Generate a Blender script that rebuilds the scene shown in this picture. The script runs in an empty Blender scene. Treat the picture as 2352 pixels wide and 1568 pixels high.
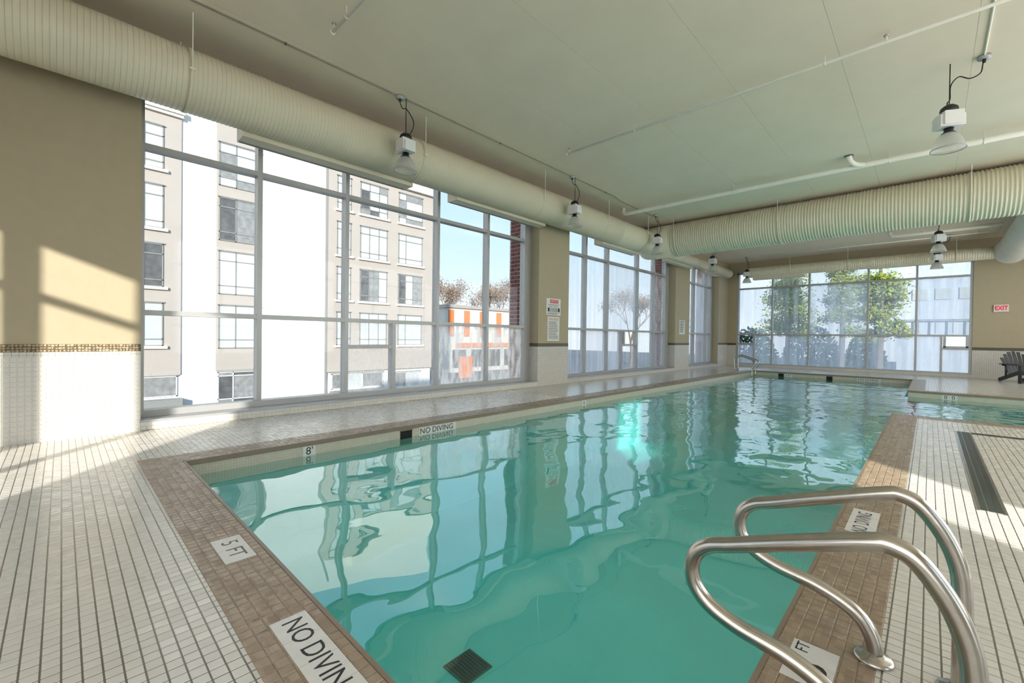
import bpy, math, random
from mathutils import Vector, Matrix
random.seed(7)
S = bpy.context.scene
COL = S.collection

# ------------------------------------------------------------------ camera
EYE = Vector((0, 0, 1.2))
yaw, pitch, roll, FPX = 0.766547, -0.0108324, 0.0133631, 995.757
F = Vector((-math.sin(yaw)*math.cos(pitch), math.cos(yaw)*math.cos(pitch), math.sin(pitch)))
R0 = Vector((math.cos(yaw), math.sin(yaw), 0)); U0 = R0.cross(F)
RT = math.cos(roll)*R0 + math.sin(roll)*U0; UP = -math.sin(roll)*R0 + math.cos(roll)*U0
cam = bpy.data.cameras.new('camera'); camo = bpy.data.objects.new('camera', cam); COL.objects.link(camo)
cam.sensor_width = 36; cam.lens = 36*FPX/2352; cam.clip_start = 0.05; cam.clip_end = 500
camo.matrix_world = Matrix(((RT.x, UP.x, -F.x, EYE.x), (RT.y, UP.y, -F.y, EYE.y), (RT.z, UP.z, -F.z, EYE.z), (0, 0, 0, 1)))
S.camera = camo

# ------------------------------------------------------------------ view, sky, sun
S.view_settings.view_transform = 'Standard'; S.view_settings.look = 'None'
S.view_settings.gamma = 1; S.view_settings.exposure = 1.7
S.view_settings.use_curve_mapping = False
W = bpy.data.worlds.new('sky'); S.world = W; W.use_nodes = True
nt = W.node_tree; nt.nodes.clear()
def wn(t, **k):
    n = nt.nodes.new(t)
    for a, b in k.items(): setattr(n, a, b)
    return n
tc = wn('ShaderNodeTexCoord'); sp = wn('ShaderNodeSeparateXYZ'); rp = wn('ShaderNodeValToRGB')
nt.links.new(tc.outputs['Generated'], sp.inputs[0]); nt.links.new(sp.outputs['Z'], rp.inputs[0])
e = rp.color_ramp.elements
e[0].position = 0.0; e[0].color = (0.80, 0.84, 0.88, 1)
e[1].position = 0.75; e[1].color = (0.30, 0.50, 0.80, 1)
m = rp.color_ramp.elements.new(0.22); m.color = (0.56, 0.74, 0.88, 1)
ns = wn('ShaderNodeTexNoise'); ns.inputs['Scale'].default_value = 2.2; ns.inputs['Detail'].default_value = 6
mp = wn('ShaderNodeMapping'); mp.inputs['Scale'].default_value = (1, 1, 2.5)
nt.links.new(tc.outputs['Generated'], mp.inputs[0]); nt.links.new(mp.outputs[0], ns.inputs[0])
cr = wn('ShaderNodeMapRange'); cr.inputs['From Min'].default_value = 0.52; cr.inputs['From Max'].default_value = 0.75
nt.links.new(ns.outputs[0], cr.inputs[0])
mx = wn('ShaderNodeMix', data_type='RGBA'); nt.links.new(cr.outputs[0], mx.inputs['Factor'])
nt.links.new(rp.outputs[0], mx.inputs['A']); mx.inputs['B'].default_value = (0.9, 0.91, 0.93, 1)
bg = wn('ShaderNodeBackground'); bg.inputs['Strength'].default_value = 1.0
nt.links.new(mx.outputs['Result'], bg.inputs[0])
wo = wn('ShaderNodeOutputWorld'); nt.links.new(bg.outputs[0], wo.inputs[0])
sun = bpy.data.lights.new('sun', 'SUN'); sun.energy = 4.2; sun.color = (1.0, 0.94, 0.86); sun.angle = 0.018
suno = bpy.data.objects.new('sun', sun); COL.objects.link(suno); suno.location = (30, -26, 12)
suno.rotation_euler = Vector((-0.749, 0.663, -0.262)).to_track_quat('-Z', 'Y').to_euler()
S.cycles.diffuse_bounces = 4; S.cycles.glossy_bounces = 4; S.cycles.max_bounces = 8; S.cycles.transparent_max_bounces = 20
S.cycles.caustics_reflective = False; S.cycles.sample_clamp_indirect = 6

# ------------------------------------------------------------------ materials
def mk(name):
    m = bpy.data.materials.new(name); m.use_nodes = True; t = m.node_tree; t.nodes.clear()
    o = t.nodes.new('ShaderNodeOutputMaterial')
    def N(ty, **k):
        n = t.nodes.new(ty)
        for a, b in k.items():
            if a.startswith('i_'): n.inputs[a[2:].replace('_', ' ')].default_value = b
            else: setattr(n, a, b)
        return n
    return m, t, N, o, t.links.new
def c4(c): return (c[0], c[1], c[2], 1)
def pbr(name, col, rough=0.5, metal=0.0, var=0.06, nscale=8.0, bump=0.0, bscale=60.0, grid=None, emit=0.0, trans=0.0, spec=0.5, dirt=None):
    """procedural surface: base colour with noise mottling; grid=(axes,pitch_u,pitch_v,grout,joint) draws tile joints"""
    m, t, N, o, L = mk(name)
    p = N('ShaderNodeBsdfPrincipled', i_Roughness=rough, i_Metallic=metal)
    p.inputs['Specular IOR Level'].default_value = spec
    L(p.outputs[0], o.inputs[0])
    geo = N('ShaderNodeNewGeometry'); pos = geo.outputs['Position']
    nz = N('ShaderNodeTexNoise', i_Scale=nscale, i_Detail=5.0); L(pos, nz.inputs['Vector'])
    mr = N('ShaderNodeMapRange', i_From_Min=0.25, i_From_Max=0.75, i_To_Min=1-var, i_To_Max=1+var); L(nz.outputs[0], mr.inputs[0])
    mul = N('ShaderNodeMix', data_type='RGBA', blend_type='MULTIPLY'); mul.inputs['Factor'].default_value = 1
    mul.inputs['A'].default_value = c4(col); L(mr.outputs[0], mul.inputs['B'])
    out = mul.outputs['Result']
    if dirt:
        nd = N('ShaderNodeTexNoise', i_Scale=dirt[1], i_Detail=8.0, i_Roughness=0.65); L(pos, nd.inputs['Vector'])
        dr = N('ShaderNodeMapRange', i_From_Min=0.52, i_From_Max=0.72, i_To_Min=0.0, i_To_Max=dirt[2]); L(nd.outputs[0], dr.inputs[0])
        dm = N('ShaderNodeMix', data_type='RGBA'); L(dr.outputs[0], dm.inputs['Factor']); L(out, dm.inputs['A']); dm.inputs['B'].default_value = c4(dirt[0])
        out = dm.outputs['Result']
    if grid:
        ax, pu, pv, gcol, jt = grid
        sx = N('ShaderNodeSeparateXYZ'); L(pos, sx.inputs[0])
        cx = N('ShaderNodeCombineXYZ'); L(sx.outputs[ax[0]], cx.inputs[0]); L(sx.outputs[ax[1]], cx.inputs[1])
        br = N('ShaderNodeTexBrick', offset=0.0, squash=1.0, i_Scale=1.0)
        br.inputs['Mortar Size'].default_value = jt; br.inputs['Brick Width'].default_value = pu; br.inputs['Row Height'].default_value = pv
        br.inputs['Mortar Smooth'].default_value = 0.1; br.inputs['Bias'].default_value = 0
        br.inputs['Color1'].default_value = (0.93, 0.93, 0.93, 1); br.inputs['Color2'].default_value = (1, 1, 1, 1)
        br.inputs['Mortar'].default_value = c4([g/max(0.01, c) for g, c in zip(gcol, col)])
        L(cx.outputs[0], br.inputs['Vector'])
        gm = N('ShaderNodeMix', data_type='RGBA', blend_type='MULTIPLY'); gm.inputs['Factor'].default_value = 1
        L(out, gm.inputs['A']); L(br.outputs['Color'], gm.inputs['B']); out = gm.outputs['Result']
    L(out, p.inputs['Base Color'])
    if emit: L(out, p.inputs['Emission Color']); p.inputs['Emission Strength'].default_value = emit
    if trans: p.inputs['Transmission Weight'].default_value = trans
    if bump:
        nb = N('ShaderNodeTexNoise', i_Scale=bscale, i_Detail=4.0); L(pos, nb.inputs['Vector'])
        b = N('ShaderNodeBump', i_Strength=bump, i_Distance=0.01); L(nb.outputs[0], b.inputs['Height']); L(b.outputs[0], p.inputs['Normal'])
    return m
def tilemat(name, col, alt, rough, pitch, var=0.05, dirt=None):
    """glazed tile whose tone shifts from piece to piece"""
    m, t, N, o, L = mk(name)
    p = N('ShaderNodeBsdfPrincipled', i_Roughness=rough); L(p.outputs[0], o.inputs[0])
    geo = N('ShaderNodeNewGeometry'); pos = geo.outputs['Position']
    sn = N('ShaderNodeVectorMath', operation='SNAP'); L(pos, sn.inputs[0]); sn.inputs[1].default_value = (pitch, pitch, pitch)
    wnz = N('ShaderNodeTexWhiteNoise', noise_dimensions='3D'); L(sn.outputs[0], wnz.inputs['Vector'])
    mx = N('ShaderNodeMix', data_type='RGBA'); L(wnz.outputs['Value'], mx.inputs['Factor'])
    mx.inputs['A'].default_value = c4(col); mx.inputs['B'].default_value = c4(alt)
    out = mx.outputs['Result']
    if dirt:
        nd = N('ShaderNodeTexNoise', i_Scale=dirt[1], i_Detail=8.0, i_Roughness=0.7); L(pos, nd.inputs['Vector'])
        dr = N('ShaderNodeMapRange', i_From_Min=0.52, i_From_Max=0.75, i_To_Min=0.0, i_To_Max=dirt[2]); L(nd.outputs[0], dr.inputs[0])
        dm = N('ShaderNodeMix', data_type='RGBA'); L(dr.outputs[0], dm.inputs['Factor']); L(out, dm.inputs['A']); dm.inputs['B'].default_value = c4(dirt[0])
        out = dm.outputs['Result']
    L(out, p.inputs['Base Color'])
    rr = N('ShaderNodeMapRange', i_To_Min=rough-0.08, i_To_Max=rough+0.12); L(wnz.outputs['Value'], rr.inputs[0]); L(rr.outputs[0], p.inputs['Roughness'])
    return m
def schlick(N, L, r0, normal=None, power=5.0):
    """mirror share rising towards grazing angles, the same from both sides"""
    lw = N('ShaderNodeLayerWeight', i_Blend=0.5)
    if normal: L(normal, lw.inputs['Normal'])
    pw = N('ShaderNodeMath', operation='POWER'); L(lw.outputs['Facing'], pw.inputs[0]); pw.inputs[1].default_value = power
    ma = N('ShaderNodeMath', operation='MULTIPLY_ADD', use_clamp=True); L(pw.outputs[0], ma.inputs[0]); ma.inputs[1].default_value = 1-r0; ma.inputs[2].default_value = r0
    return ma.outputs[0]
def glass(name, fog=0.0, tint=(0.97, 0.985, 0.985), streak=(14, 14, 1.2), lo=0.35, hi=0.65, haze=(0.86, 0.89, 0.92), base=0.0):
    """window pane: clear glass, plus condensation (translucent film with vertical drips) by amount fog"""
    m, t, N, o, L = mk(name)
    tr = N('ShaderNodeBsdfTransparent'); tr.inputs[0].default_value = c4(tint)
    gl = N('ShaderNodeBsdfGlossy', i_Roughness=0.02)
    fr = schlick(N, L, 0.025)
    m1 = N('ShaderNodeMixShader'); L(fr, m1.inputs[0]); L(tr.outputs[0], m1.inputs[1]); L(gl.outputs[0], m1.inputs[2])
    out = m1.outputs[0]
    if fog > 0:
        geo = N('ShaderNodeNewGeometry')
        mpp = N('ShaderNodeMapping'); mpp.inputs['Scale'].default_value = streak; L(geo.outputs['Position'], mpp.inputs[0])
        nz = N('ShaderNodeTexNoise', i_Scale=1.0, i_Detail=5.0, i_Roughness=0.6); L(mpp.outputs[0], nz.inputs['Vector'])
        mr = N('ShaderNodeMapRange', i_From_Min=lo, i_From_Max=hi, i_To_Min=base, i_To_Max=fog); L(nz.outputs[0], mr.inputs[0])
        tl = N('ShaderNodeBsdfTranslucent'); tl.inputs[0].default_value = c4(haze)
        df = N('ShaderNodeBsdfDiffuse'); df.inputs[0].default_value = c4(haze)
        md = N('ShaderNodeMixShader'); md.inputs[0].default_value = 0.15; L(tl.outputs[0], md.inputs[1]); L(df.outputs[0], md.inputs[2])
        m2 = N('ShaderNodeMixShader'); L(mr.outputs[0], m2.inputs[0]); L(out, m2.inputs[1]); L(md.outputs[0], m2.inputs[2])
        out = m2.outputs[0]
    L(out, o.inputs[0])
    return m
def watermat():
    m, t, N, o, L = mk('pool_water')
    geo = N('ShaderNodeNewGeometry')
    def nz(scale, sx, sy, det):
        mp = N('ShaderNodeMapping'); mp.inputs['Scale'].default_value = (sx, sy, 1); L(geo.outputs['Position'], mp.inputs[0])
        n = N('ShaderNodeTexNoise', i_Scale=scale, i_Detail=det, i_Roughness=0.4); L(mp.outputs[0], n.inputs['Vector']); return n.outputs[0]
    a = nz(1.3, 1.0, 1.0, 1.0); b = nz(4.2, 1.2, 0.8, 1.0)
    # the far half is livelier than the calm near end
    sx = N('ShaderNodeSeparateXYZ'); L(geo.outputs['Position'], sx.inputs[0])
    am = N('ShaderNodeMapRange', i_From_Min=3.0, i_From_Max=11.0, i_To_Min=0.06, i_To_Max=0.42); L(sx.outputs['Y'], am.inputs[0])
    s = N('ShaderNodeMath', operation='MULTIPLY_ADD'); L(b, s.inputs[0]); L(am.outputs[0], s.inputs[1]); L(a, s.inputs[2])
    bp = N('ShaderNodeBump', i_Strength=1.0, i_Distance=0.023); L(s.outputs[0], bp.inputs['Height'])
    tr = N('ShaderNodeBsdfTransparent'); tr.inputs[0].default_value = (0.60, 0.99, 0.975, 1)
    gl = N('ShaderNodeBsdfGlossy', i_Roughness=0.0); L(bp.outputs[0], gl.inputs['Normal'])
    fr = schlick(N, L, 0.11, bp.outputs[0], 2.5)
    mx = N('ShaderNodeMixShader'); L(fr, mx.inputs[0]); L(tr.outputs[0], mx.inputs[1]); L(gl.outputs[0], mx.inputs[2])
    L(mx.outputs[0], o.inputs[0])
    return m
PT = 0.052
M = {}
M['paint'] = pbr('beige_wall_paint', (0.48, 0.41, 0.275), 0.6, var=0.03, bump=0.05)
M['ceil'] = pbr('ceiling_paint', (0.85, 0.74, 0.585), 0.7, var=0.03, nscale=2)
M['duct'] = pbr('cream_duct_paint', (0.76, 0.70, 0.53), 0.42, var=0.03, nscale=3)
M['duct_white'] = pbr('white_duct_paint', (0.78, 0.77, 0.69), 0.42, var=0.03, nscale=3)
M['pipe'] = pbr('cream_pipe_paint', (0.92, 0.89, 0.79), 0.35, var=0.03)
M['conduit'] = pbr('dull_conduit', (0.26, 0.235, 0.19), 0.5, var=0.15)
M['alum'] = pbr('window_aluminium', (0.47, 0.475, 0.47), 0.38, metal=0.25, var=0.03)
M['alum_dark'] = pbr('dark_door_frame', (0.16, 0.16, 0.16), 0.4, metal=0.3)
M['walltile'] = tilemat('white_wall_tile', (0.80, 0.78, 0.72), (0.74, 0.72, 0.66), 0.25, PT)
M['wallgrid'] = pbr('wall_tile_field', (0.74, 0.71, 0.64), 0.35, var=0.03, grid=((1, 2), PT, PT, (0.36, 0.33, 0.28), 0.0022))
M['wallgrid_back'] = pbr('back_wall_tile_field', (0.74, 0.71, 0.64), 0.35, var=0.03, grid=((0, 2), PT, PT, (0.36, 0.33, 0.28), 0.0022))
M['deckgrid'] = pbr('deck_tile_field', (0.70, 0.66, 0.59), 0.2, var=0.05, grid=((0, 1), PT, PT, (0.20, 0.175, 0.14), 0.003), dirt=((0.5, 0.45, 0.38), 1.2, 0.25))
M['grout'] = pbr('grout', (0.30, 0.27, 0.23), 0.9, var=0.1)
M['decktile'] = tilemat('deck_tile', (0.76, 0.73, 0.67), (0.68, 0.65, 0.59), 0.22, PT, dirt=((0.48, 0.44, 0.38), 2.2, 0.35))
M['brown'] = tilemat('brown_coping_tile', (0.38, 0.285, 0.195), (0.27, 0.20, 0.14), 0.33, 0.05, dirt=((0.58, 0.50, 0.42), 3.0, 0.4))
M['browngrid'] = pbr('brown_coping_field', (0.37, 0.285, 0.20), 0.35, var=0.08, grid=((0, 1), 0.05, 0.0515, (0.22, 0.17, 0.12), 0.002))
M['nosing'] = pbr('coping_nosing', (0.25, 0.195, 0.14), 0.4, var=0.1)
M['band'] = pbr('waterline_tile', (0.62, 0.58, 0.47), 0.3, var=0.05, grid=((1, 2), 0.026, 0.026, (0.42, 0.38, 0.30), 0.0012))
M['band_x'] = pbr('waterline_tile_ends', (0.62, 0.58, 0.47), 0.3, var=0.05, grid=((0, 2), 0.026, 0.026, (0.42, 0.38, 0.30), 0.0012))
M['plaster'] = pbr('teal_pool_plaster', (0.35, 0.95, 0.91), 0.7, var=0.04, nscale=1.5)
M['trimdark'] = pbr('mosaic_trim', (0.09, 0.075, 0.055), 0.5, var=0.4, nscale=60, grid=((1, 2), 0.03, 0.03, (0.26, 0.22, 0.16), 0.003))
M['pebble'] = tilemat('pebble_stone', (0.62, 0.52, 0.36), (0.34, 0.26, 0.15), 0.4, 0.03)
M['mortar'] = pbr('trim_mortar', (0.16, 0.12, 0.07), 0.8)
M['steel'] = pbr('brushed_stainless', (0.50, 0.47, 0.43), 0.24, metal=1.0, var=0.08, nscale=30)
M['black'] = pbr('black_plastic', (0.012, 0.012, 0.012), 0.35)
M['blackcord'] = pbr('black_cord', (0.01, 0.01, 0.01), 0.5)
M['white'] = pbr('white_enamel', (0.82, 0.82, 0.80), 0.35, var=0.03)
M['sign'] = pbr('sign_white', (0.82, 0.82, 0.78), 0.45, var=0.02)
M['ink'] = pbr('sign_ink', (0.02, 0.02, 0.022), 0.5)
M['inkgrey'] = pbr('worn_ink', (0.16, 0.16, 0.15), 0.6, var=0.4, nscale=40)
M['red'] = pbr('sign_red', (0.65, 0.03, 0.03), 0.45)
M['exitred'] = pbr('exit_red', (0.72, 0.008, 0.015), 0.4, emit=0.12)
M['marker'] = pbr('marker_tile', (0.74, 0.73, 0.70), 0.3, var=0.05, nscale=20, dirt=((0.5, 0.48, 0.45), 8, 0.3))
M['drain'] = pbr('black_drain', (0.02, 0.028, 0.024), 0.35, var=0.3, nscale=12)
M['drain_green'] = pbr('green_drain', (0.015, 0.20, 0.17), 0.6)
M['dark'] = pbr('dark_void', (0.012, 0.012, 0.011), 0.9)
TG = (0.63, 0.645, 0.65)          # grey solar glass
M['glass_door'] = glass('clear_door_pane')
M['glass_entry'] = glass('tinted_entry_pane', tint=(0.74, 0.74, 0.74))
M['glass'] = glass('clear_pane', tint=TG)
M['glass_mist'] = glass('lightly_misted_pane', tint=TG, fog=0.34, base=0.10, lo=0.36, hi=0.66, streak=(10, 10, 2.5), haze=(0.90, 0.88, 0.85))
M['glass_wet'] = glass('wet_pane', tint=TG, fog=0.80, base=0.30, lo=0.40, hi=0.58, streak=(9, 9, 2.2), haze=(0.90, 0.87, 0.82))
M['glass_fog'] = glass('fogged_pane', tint=TG, fog=0.68, base=0.42, lo=0.33, hi=0.65, streak=(6, 6, 0.5), haze=(0.66, 0.71, 0.75))
M['glass_drip'] = glass('dripping_pane', tint=TG, fog=0.46, base=0.16, lo=0.36, hi=0.66, streak=(8, 8, 0.4), haze=(0.66, 0.71, 0.75))
M['glass_frost_fill'] = glass('frosted_fill_pane', fog=0.98, base=0.95, haze=(0.95, 0.95, 0.94))  # sunlit diffusing pane, only for the windows added to brighten the hall
M['water'] = watermat()
m_, t_, N_, o_, L_ = mk('acrylic_shade')
d_ = N_('ShaderNodeBsdfPrincipled', i_Roughness=0.15); d_.inputs['Base Color'].default_value = (0.8, 0.8, 0.77, 1)
tr_ = N_('ShaderNodeBsdfTransparent'); tr_.inputs[0].default_value = (0.93, 0.93, 0.9, 1)
tl_ = N_('ShaderNodeBsdfTranslucent'); tl_.inputs[0].default_value = (0.9, 0.9, 0.87, 1)
a_ = N_('ShaderNodeMixShader'); a_.inputs[0].default_value = 0.5; L_(d_.outputs[0], a_.inputs[1]); L_(tl_.outputs[0], a_.inputs[2])
lw_ = N_('ShaderNodeLayerWeight', i_Blend=0.35)
f_ = N_('ShaderNodeMapRange', i_To_Min=0.40, i_To_Max=0.95); L_(lw_.outputs['Facing'], f_.inputs[0])
b_ = N_('ShaderNodeMixShader'); L_(f_.outputs[0], b_.inputs[0]); L_(tr_.outputs[0], b_.inputs[1]); L_(a_.outputs[0], b_.inputs[2]); L_(b_.outputs[0], o_.inputs[0])
M['shade'] = m_
# outdoors
M['stucco_white'] = pbr('white_stucco', (0.80, 0.79, 0.76), 0.8, var=0.02, nscale=1)
M['stucco_beige'] = pbr('beige_stucco', (0.51, 0.45, 0.395), 0.85, var=0.03, nscale=1)
M['cornice'] = pbr('cream_cornice', (0.84, 0.79, 0.70), 0.7)
M['wframe'] = pbr('grey_window_frame', (0.30, 0.30, 0.28), 0.5)
M['wframe_white'] = pbr('white_window_frame', (0.8, 0.8, 0.78), 0.5)
M['pane_blind'] = pbr('pane_with_pale_blind', (0.62, 0.64, 0.62), 0.12, var=0.08, nscale=2, spec=0.7)
M['pane_dark'] = pbr('pane_with_dark_room', (0.12, 0.12, 0.12), 0.1, var=0.4, nscale=3, spec=0.7)
M['pane_grey'] = pbr('pane_with_grey_room', (0.30, 0.30, 0.29), 0.1, var=0.3, nscale=4, spec=0.7)
M['brick'] = tilemat('red_brick', (0.30, 0.10, 0.08), (0.20, 0.065, 0.055), 0.8, 0.1)
M['bmortar'] = pbr('pale_mortar', (0.86, 0.76, 0.70), 0.9)
M['asphalt'] = pbr('asphalt', (0.13, 0.135, 0.145), 0.9, var=0.15, nscale=0.6)
M['orange'] = pbr('orange_panel', (0.78, 0.22, 0.06), 0.5)
M['storewall'] = pbr('store_wall', (0.70, 0.66, 0.58), 0.7)
M['storeroof'] = pbr('store_roof', (0.42, 0.36, 0.33), 0.8)
M['bark'] = pbr('bark', (0.22, 0.17, 0.14), 0.9, var=0.3)
M['leaf_y'] = tilemat('yellow_green_leaf', (0.42, 0.42, 0.06), (0.16, 0.26, 0.04), 0.6, 0.3)
M['leaf_g'] = tilemat('dark_green_leaf', (0.05, 0.10, 0.05), (0.025, 0.06, 0.04), 0.6, 0.3)
M['leaf_dry'] = tilemat('dry_brown_leaf', (0.34, 0.22, 0.14), (0.22, 0.16, 0.12), 0.7, 0.3)
M['farwall'] = pbr('pale_far_wall', (0.66, 0.72, 0.80), 0.8)
M['car_red'] = pbr('red_car_paint', (0.55, 0.07, 0.04), 0.2)
M['car_white'] = pbr('white_car_paint', (0.75, 0.77, 0.8), 0.2)
M['car_dark'] = pbr('dark_car_paint', (0.07, 0.08, 0.10), 0.2)
M['tyre'] = pbr('tyre', (0.02, 0.02, 0.02), 0.8)

# ------------------------------------------------------------------ mesh helpers
ORG = {}
class MB:
    def __init__(s): s.v = []; s.f = []; s.mi = []
    def add(s, vs, fs, mi=0):
        b = len(s.v); s.v += [tuple(q) for q in vs]
        for f in fs: s.f.append(tuple(b+i for i in f)); s.mi.append(mi)
    def box(s, x0, x1, y0, y1, z0, z1, mis=None):
        vs = [(x0, y0, z0), (x1, y0, z0), (x1, y1, z0), (x0, y1, z0), (x0, y0, z1), (x1, y0, z1), (x1, y1, z1), (x0, y1, z1)]
        fs = [(0, 3, 2, 1), (4, 5, 6, 7), (0, 1, 5, 4), (1, 2, 6, 5), (2, 3, 7, 6), (3, 0, 4, 7)]  # -z +z -y +x +y -x
        for i, f in enumerate(fs): s.add([vs[k] for k in f], [(0, 1, 2, 3)], mis[i] if mis else 0)
        return s
    def obox(s, c, ax, ay, az, hx, hy, hz):
        c, ax, ay, az = map(Vector, (c, ax, ay, az))
        vs = [c+ax*(i*hx)+ay*(j*hy)+az*(k*hz) for k in (-1, 1) for (i, j) in ((-1, -1), (1, -1), (1, 1), (-1, 1))]
        s.add(vs, [(0, 3, 2, 1), (4, 5, 6, 7), (0, 1, 5, 4), (1, 2, 6, 5), (2, 3, 7, 6), (3, 0, 4, 7)]); return s
    def tube(s, pts, r, n=8, caps=True):
        pts = [Vector(p) for p in pts]; rs = r if isinstance(r, (list, tuple)) else [r]*len(pts)
        b = len(s.v); up = None
        for i, p in enumerate(pts):
            d = (pts[min(i+1, len(pts)-1)]-pts[max(i-1, 0)]).normalized()
            if up is None: up = Vector((0, 0, 1)) if abs(d.z) < 0.9 else Vector((1, 0, 0))
            u = (up-d*up.dot(d)).normalized(); w = d.cross(u); up = u
            for k in range(n):
                a = 2*math.pi*k/n; s.v.append(tuple(p+(u*math.cos(a)+w*math.sin(a))*rs[i]))
        for i in range(len(pts)-1):
            for k in range(n):
                s.f.append((b+i*n+k, b+i*n+(k+1) % n, b+(i+1)*n+(k+1) % n, b+(i+1)*n+k)); s.mi.append(0)
        if caps:
            s.f.append(tuple(b+k for k in range(n))[::-1]); s.mi.append(0)
            s.f.append(tuple(b+(len(pts)-1)*n+k for k in range(n))); s.mi.append(0)
        return s
    def lathe(s, prof, n=24, c=(0, 0, 0), axis='Z', close=False):
        """prof: (radius, height) pairs turned about the axis through c"""
        b = len(s.v)
        for (r, h) in prof:
            for k in range(n):
                a = 2*math.pi*k/n; p, q = r*math.cos(a), r*math.sin(a)
                v = {'Z': (p, q, h), 'X': (h, p, q), 'Y': (q, h, p)}[axis]
                s.v.append((v[0]+c[0], v[1]+c[1], v[2]+c[2]))
        for i in range(len(prof)-1):
            for k in range(n):
                s.f.append((b+i*n+k, b+i*n+(k+1) % n, b+(i+1)*n+(k+1) % n, b+(i+1)*n+k)); s.mi.append(0)
        if close:
            s.f.append(tuple(b+k for k in range(n))[::-1]); s.mi.append(0)
            s.f.append(tuple(b+(len(prof)-1)*n+k for k in range(n))); s.mi.append(0)
        return s
    def mesh(s, name, mats, org=(0, 0, 0), smooth=False):
        me = bpy.data.meshes.new(name)
        me.from_pydata([(a-org[0], b-org[1], c-org[2]) for a, b, c in s.v], [], s.f)
        for mm in (mats if isinstance(mats, (list, tuple)) else [mats]): me.materials.append(mm)
        if isinstance(mats, (list, tuple)) and len(mats) > 1: me.polygons.foreach_set('material_index', s.mi)
        if smooth: me.polygons.foreach_set('use_smooth', [len(f) <= 4 for f in s.f])
        me.update(); return me
    def build(s, name, mats, parent=None, smooth=False):
        org = ORG.get(parent, (0, 0, 0)) if parent else (0, 0, 0)
        o = bpy.data.objects.new(name, s.mesh(name, mats, org, smooth)); COL.objects.link(o)
        if parent: o.parent = parent
        ORG[o] = org; return o
def tag(o, label=None, cat=None, group=None, kind=None):
    if label: o['label'] = label
    if cat: o['category'] = cat
    if group: o['group'] = group
    if kind: o['kind'] = kind
    return o
def empty(name, loc, label=None, cat=None, group=None, kind=None):
    o = bpy.data.objects.new(name, None); COL.objects.link(o); o.location = loc; o.empty_display_size = 0.1; ORG[o] = tuple(loc)
    return tag(o, label, cat, group, kind)
def place(name, me, parent, loc, rz=0.0):
    o = bpy.data.objects.new(name, me); COL.objects.link(o); o.parent = parent
    g = ORG.get(parent, (0, 0, 0)); o.location = (loc[0]-g[0], loc[1]-g[1], loc[2]-g[2]); o.rotation_euler.z = rz; return o
def copy_tree(o, parent=None):
    c = o.copy(); COL.objects.link(c); c.parent = parent
    for ch in list(o.children): copy_tree(ch, c)
    return c
def bx(x0, x1, y0, y1, z0, z1): return MB().box(x0, x1, y0, y1, z0, z1)
def bez(pts, n=10):
    """Catmull-Rom through the points"""
    P = [Vector(p) for p in pts]; P = [P[0]*2-P[1]]+P+[P[-1]*2-P[-2]]; out = []
    for i in range(1, len(P)-2):
        for k in range(n):
            t = k/n; a, b, c, d = P[i-1], P[i], P[i+1], P[i+2]
            out.append(0.5*((2*b)+(c-a)*t+(2*a-5*b+4*c-d)*t*t+(3*b-a-3*c+d)*t**3))
    out.append(P[-2]); return out
def text(s, name, mat, parent, origin, xa, ya, size, depth=0.0015, align='CENTER', stretch=1.0, bold=0.0):
    """raised lettering: text x runs along xa, text up along ya"""
    cu = bpy.data.curves.new('lettering', 'FONT'); cu.body = s; cu.size = size; cu.align_x = align; cu.align_y = 'CENTER'; cu.extrude = depth; cu.resolution_u = 3; cu.offset = bold
    o = bpy.data.objects.new('lettering', cu); COL.objects.link(o)
    bpy.context.view_layer.update()
    me = bpy.data.meshes.new_from_object(o.evaluated_get(bpy.context.evaluated_depsgraph_get()))
    bpy.data.objects.remove(o); bpy.data.curves.remove(cu)
    xa, ya = Vector(xa), Vector(ya); za = xa.cross(ya); g = Vector(ORG.get(parent, (0, 0, 0))); og = Vector(origin)-g
    for v in me.vertices: v.co = og+xa*(v.co.x*stretch)+ya*v.co.y+za*v.co.z
    me.materials.clear(); me.materials.append(mat); me.name = name
    ob = bpy.data.objects.new(name, me); COL.objects.link(ob); ob.parent = parent; ORG[ob] = tuple(g); return ob
def inview(p, mg=0.04):
    d = Vector(p)-EYE; z = d.dot(F)
    return z > 0.2 and abs(d.dot(RT)/z) < 1176/FPX+mg and abs(d.dot(UP)/z) < 784/FPX+mg
LW, LE, LS = (0, 1, 0), (0, 0, 1), (1, 0, 0)

# ------------------------------------------------------------------ room shell
XW, YR, XR, YB, ZC = -6.88, -2.4, 4.0, 21.8, 4.77
XG, YG = -7.26, 21.95
floor = MB()
DECK = [(-7.5, XR+0.3, YR-0.3, 0.485), (-7.5, -5.3, 0.485, YB+0.4), (-5.3, XR+0.3, 19.3, YB+0.4), (-0.12, XR+0.3, 0.485, 9.38), (-0.06, XR+0.3, 14.94, 19.3), (3.6, XR+0.3, 9.38, 14.94)]
for r in DECK: floor.box(*r, -0.35, -0.002)
floor = tag(floor.build('floor', M['deckgrid']), kind='structure')
TRENCH = [(0.28, 0.41, 4.58, 8.45), (0.41, 3.2, 8.32, 8.45)]

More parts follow.
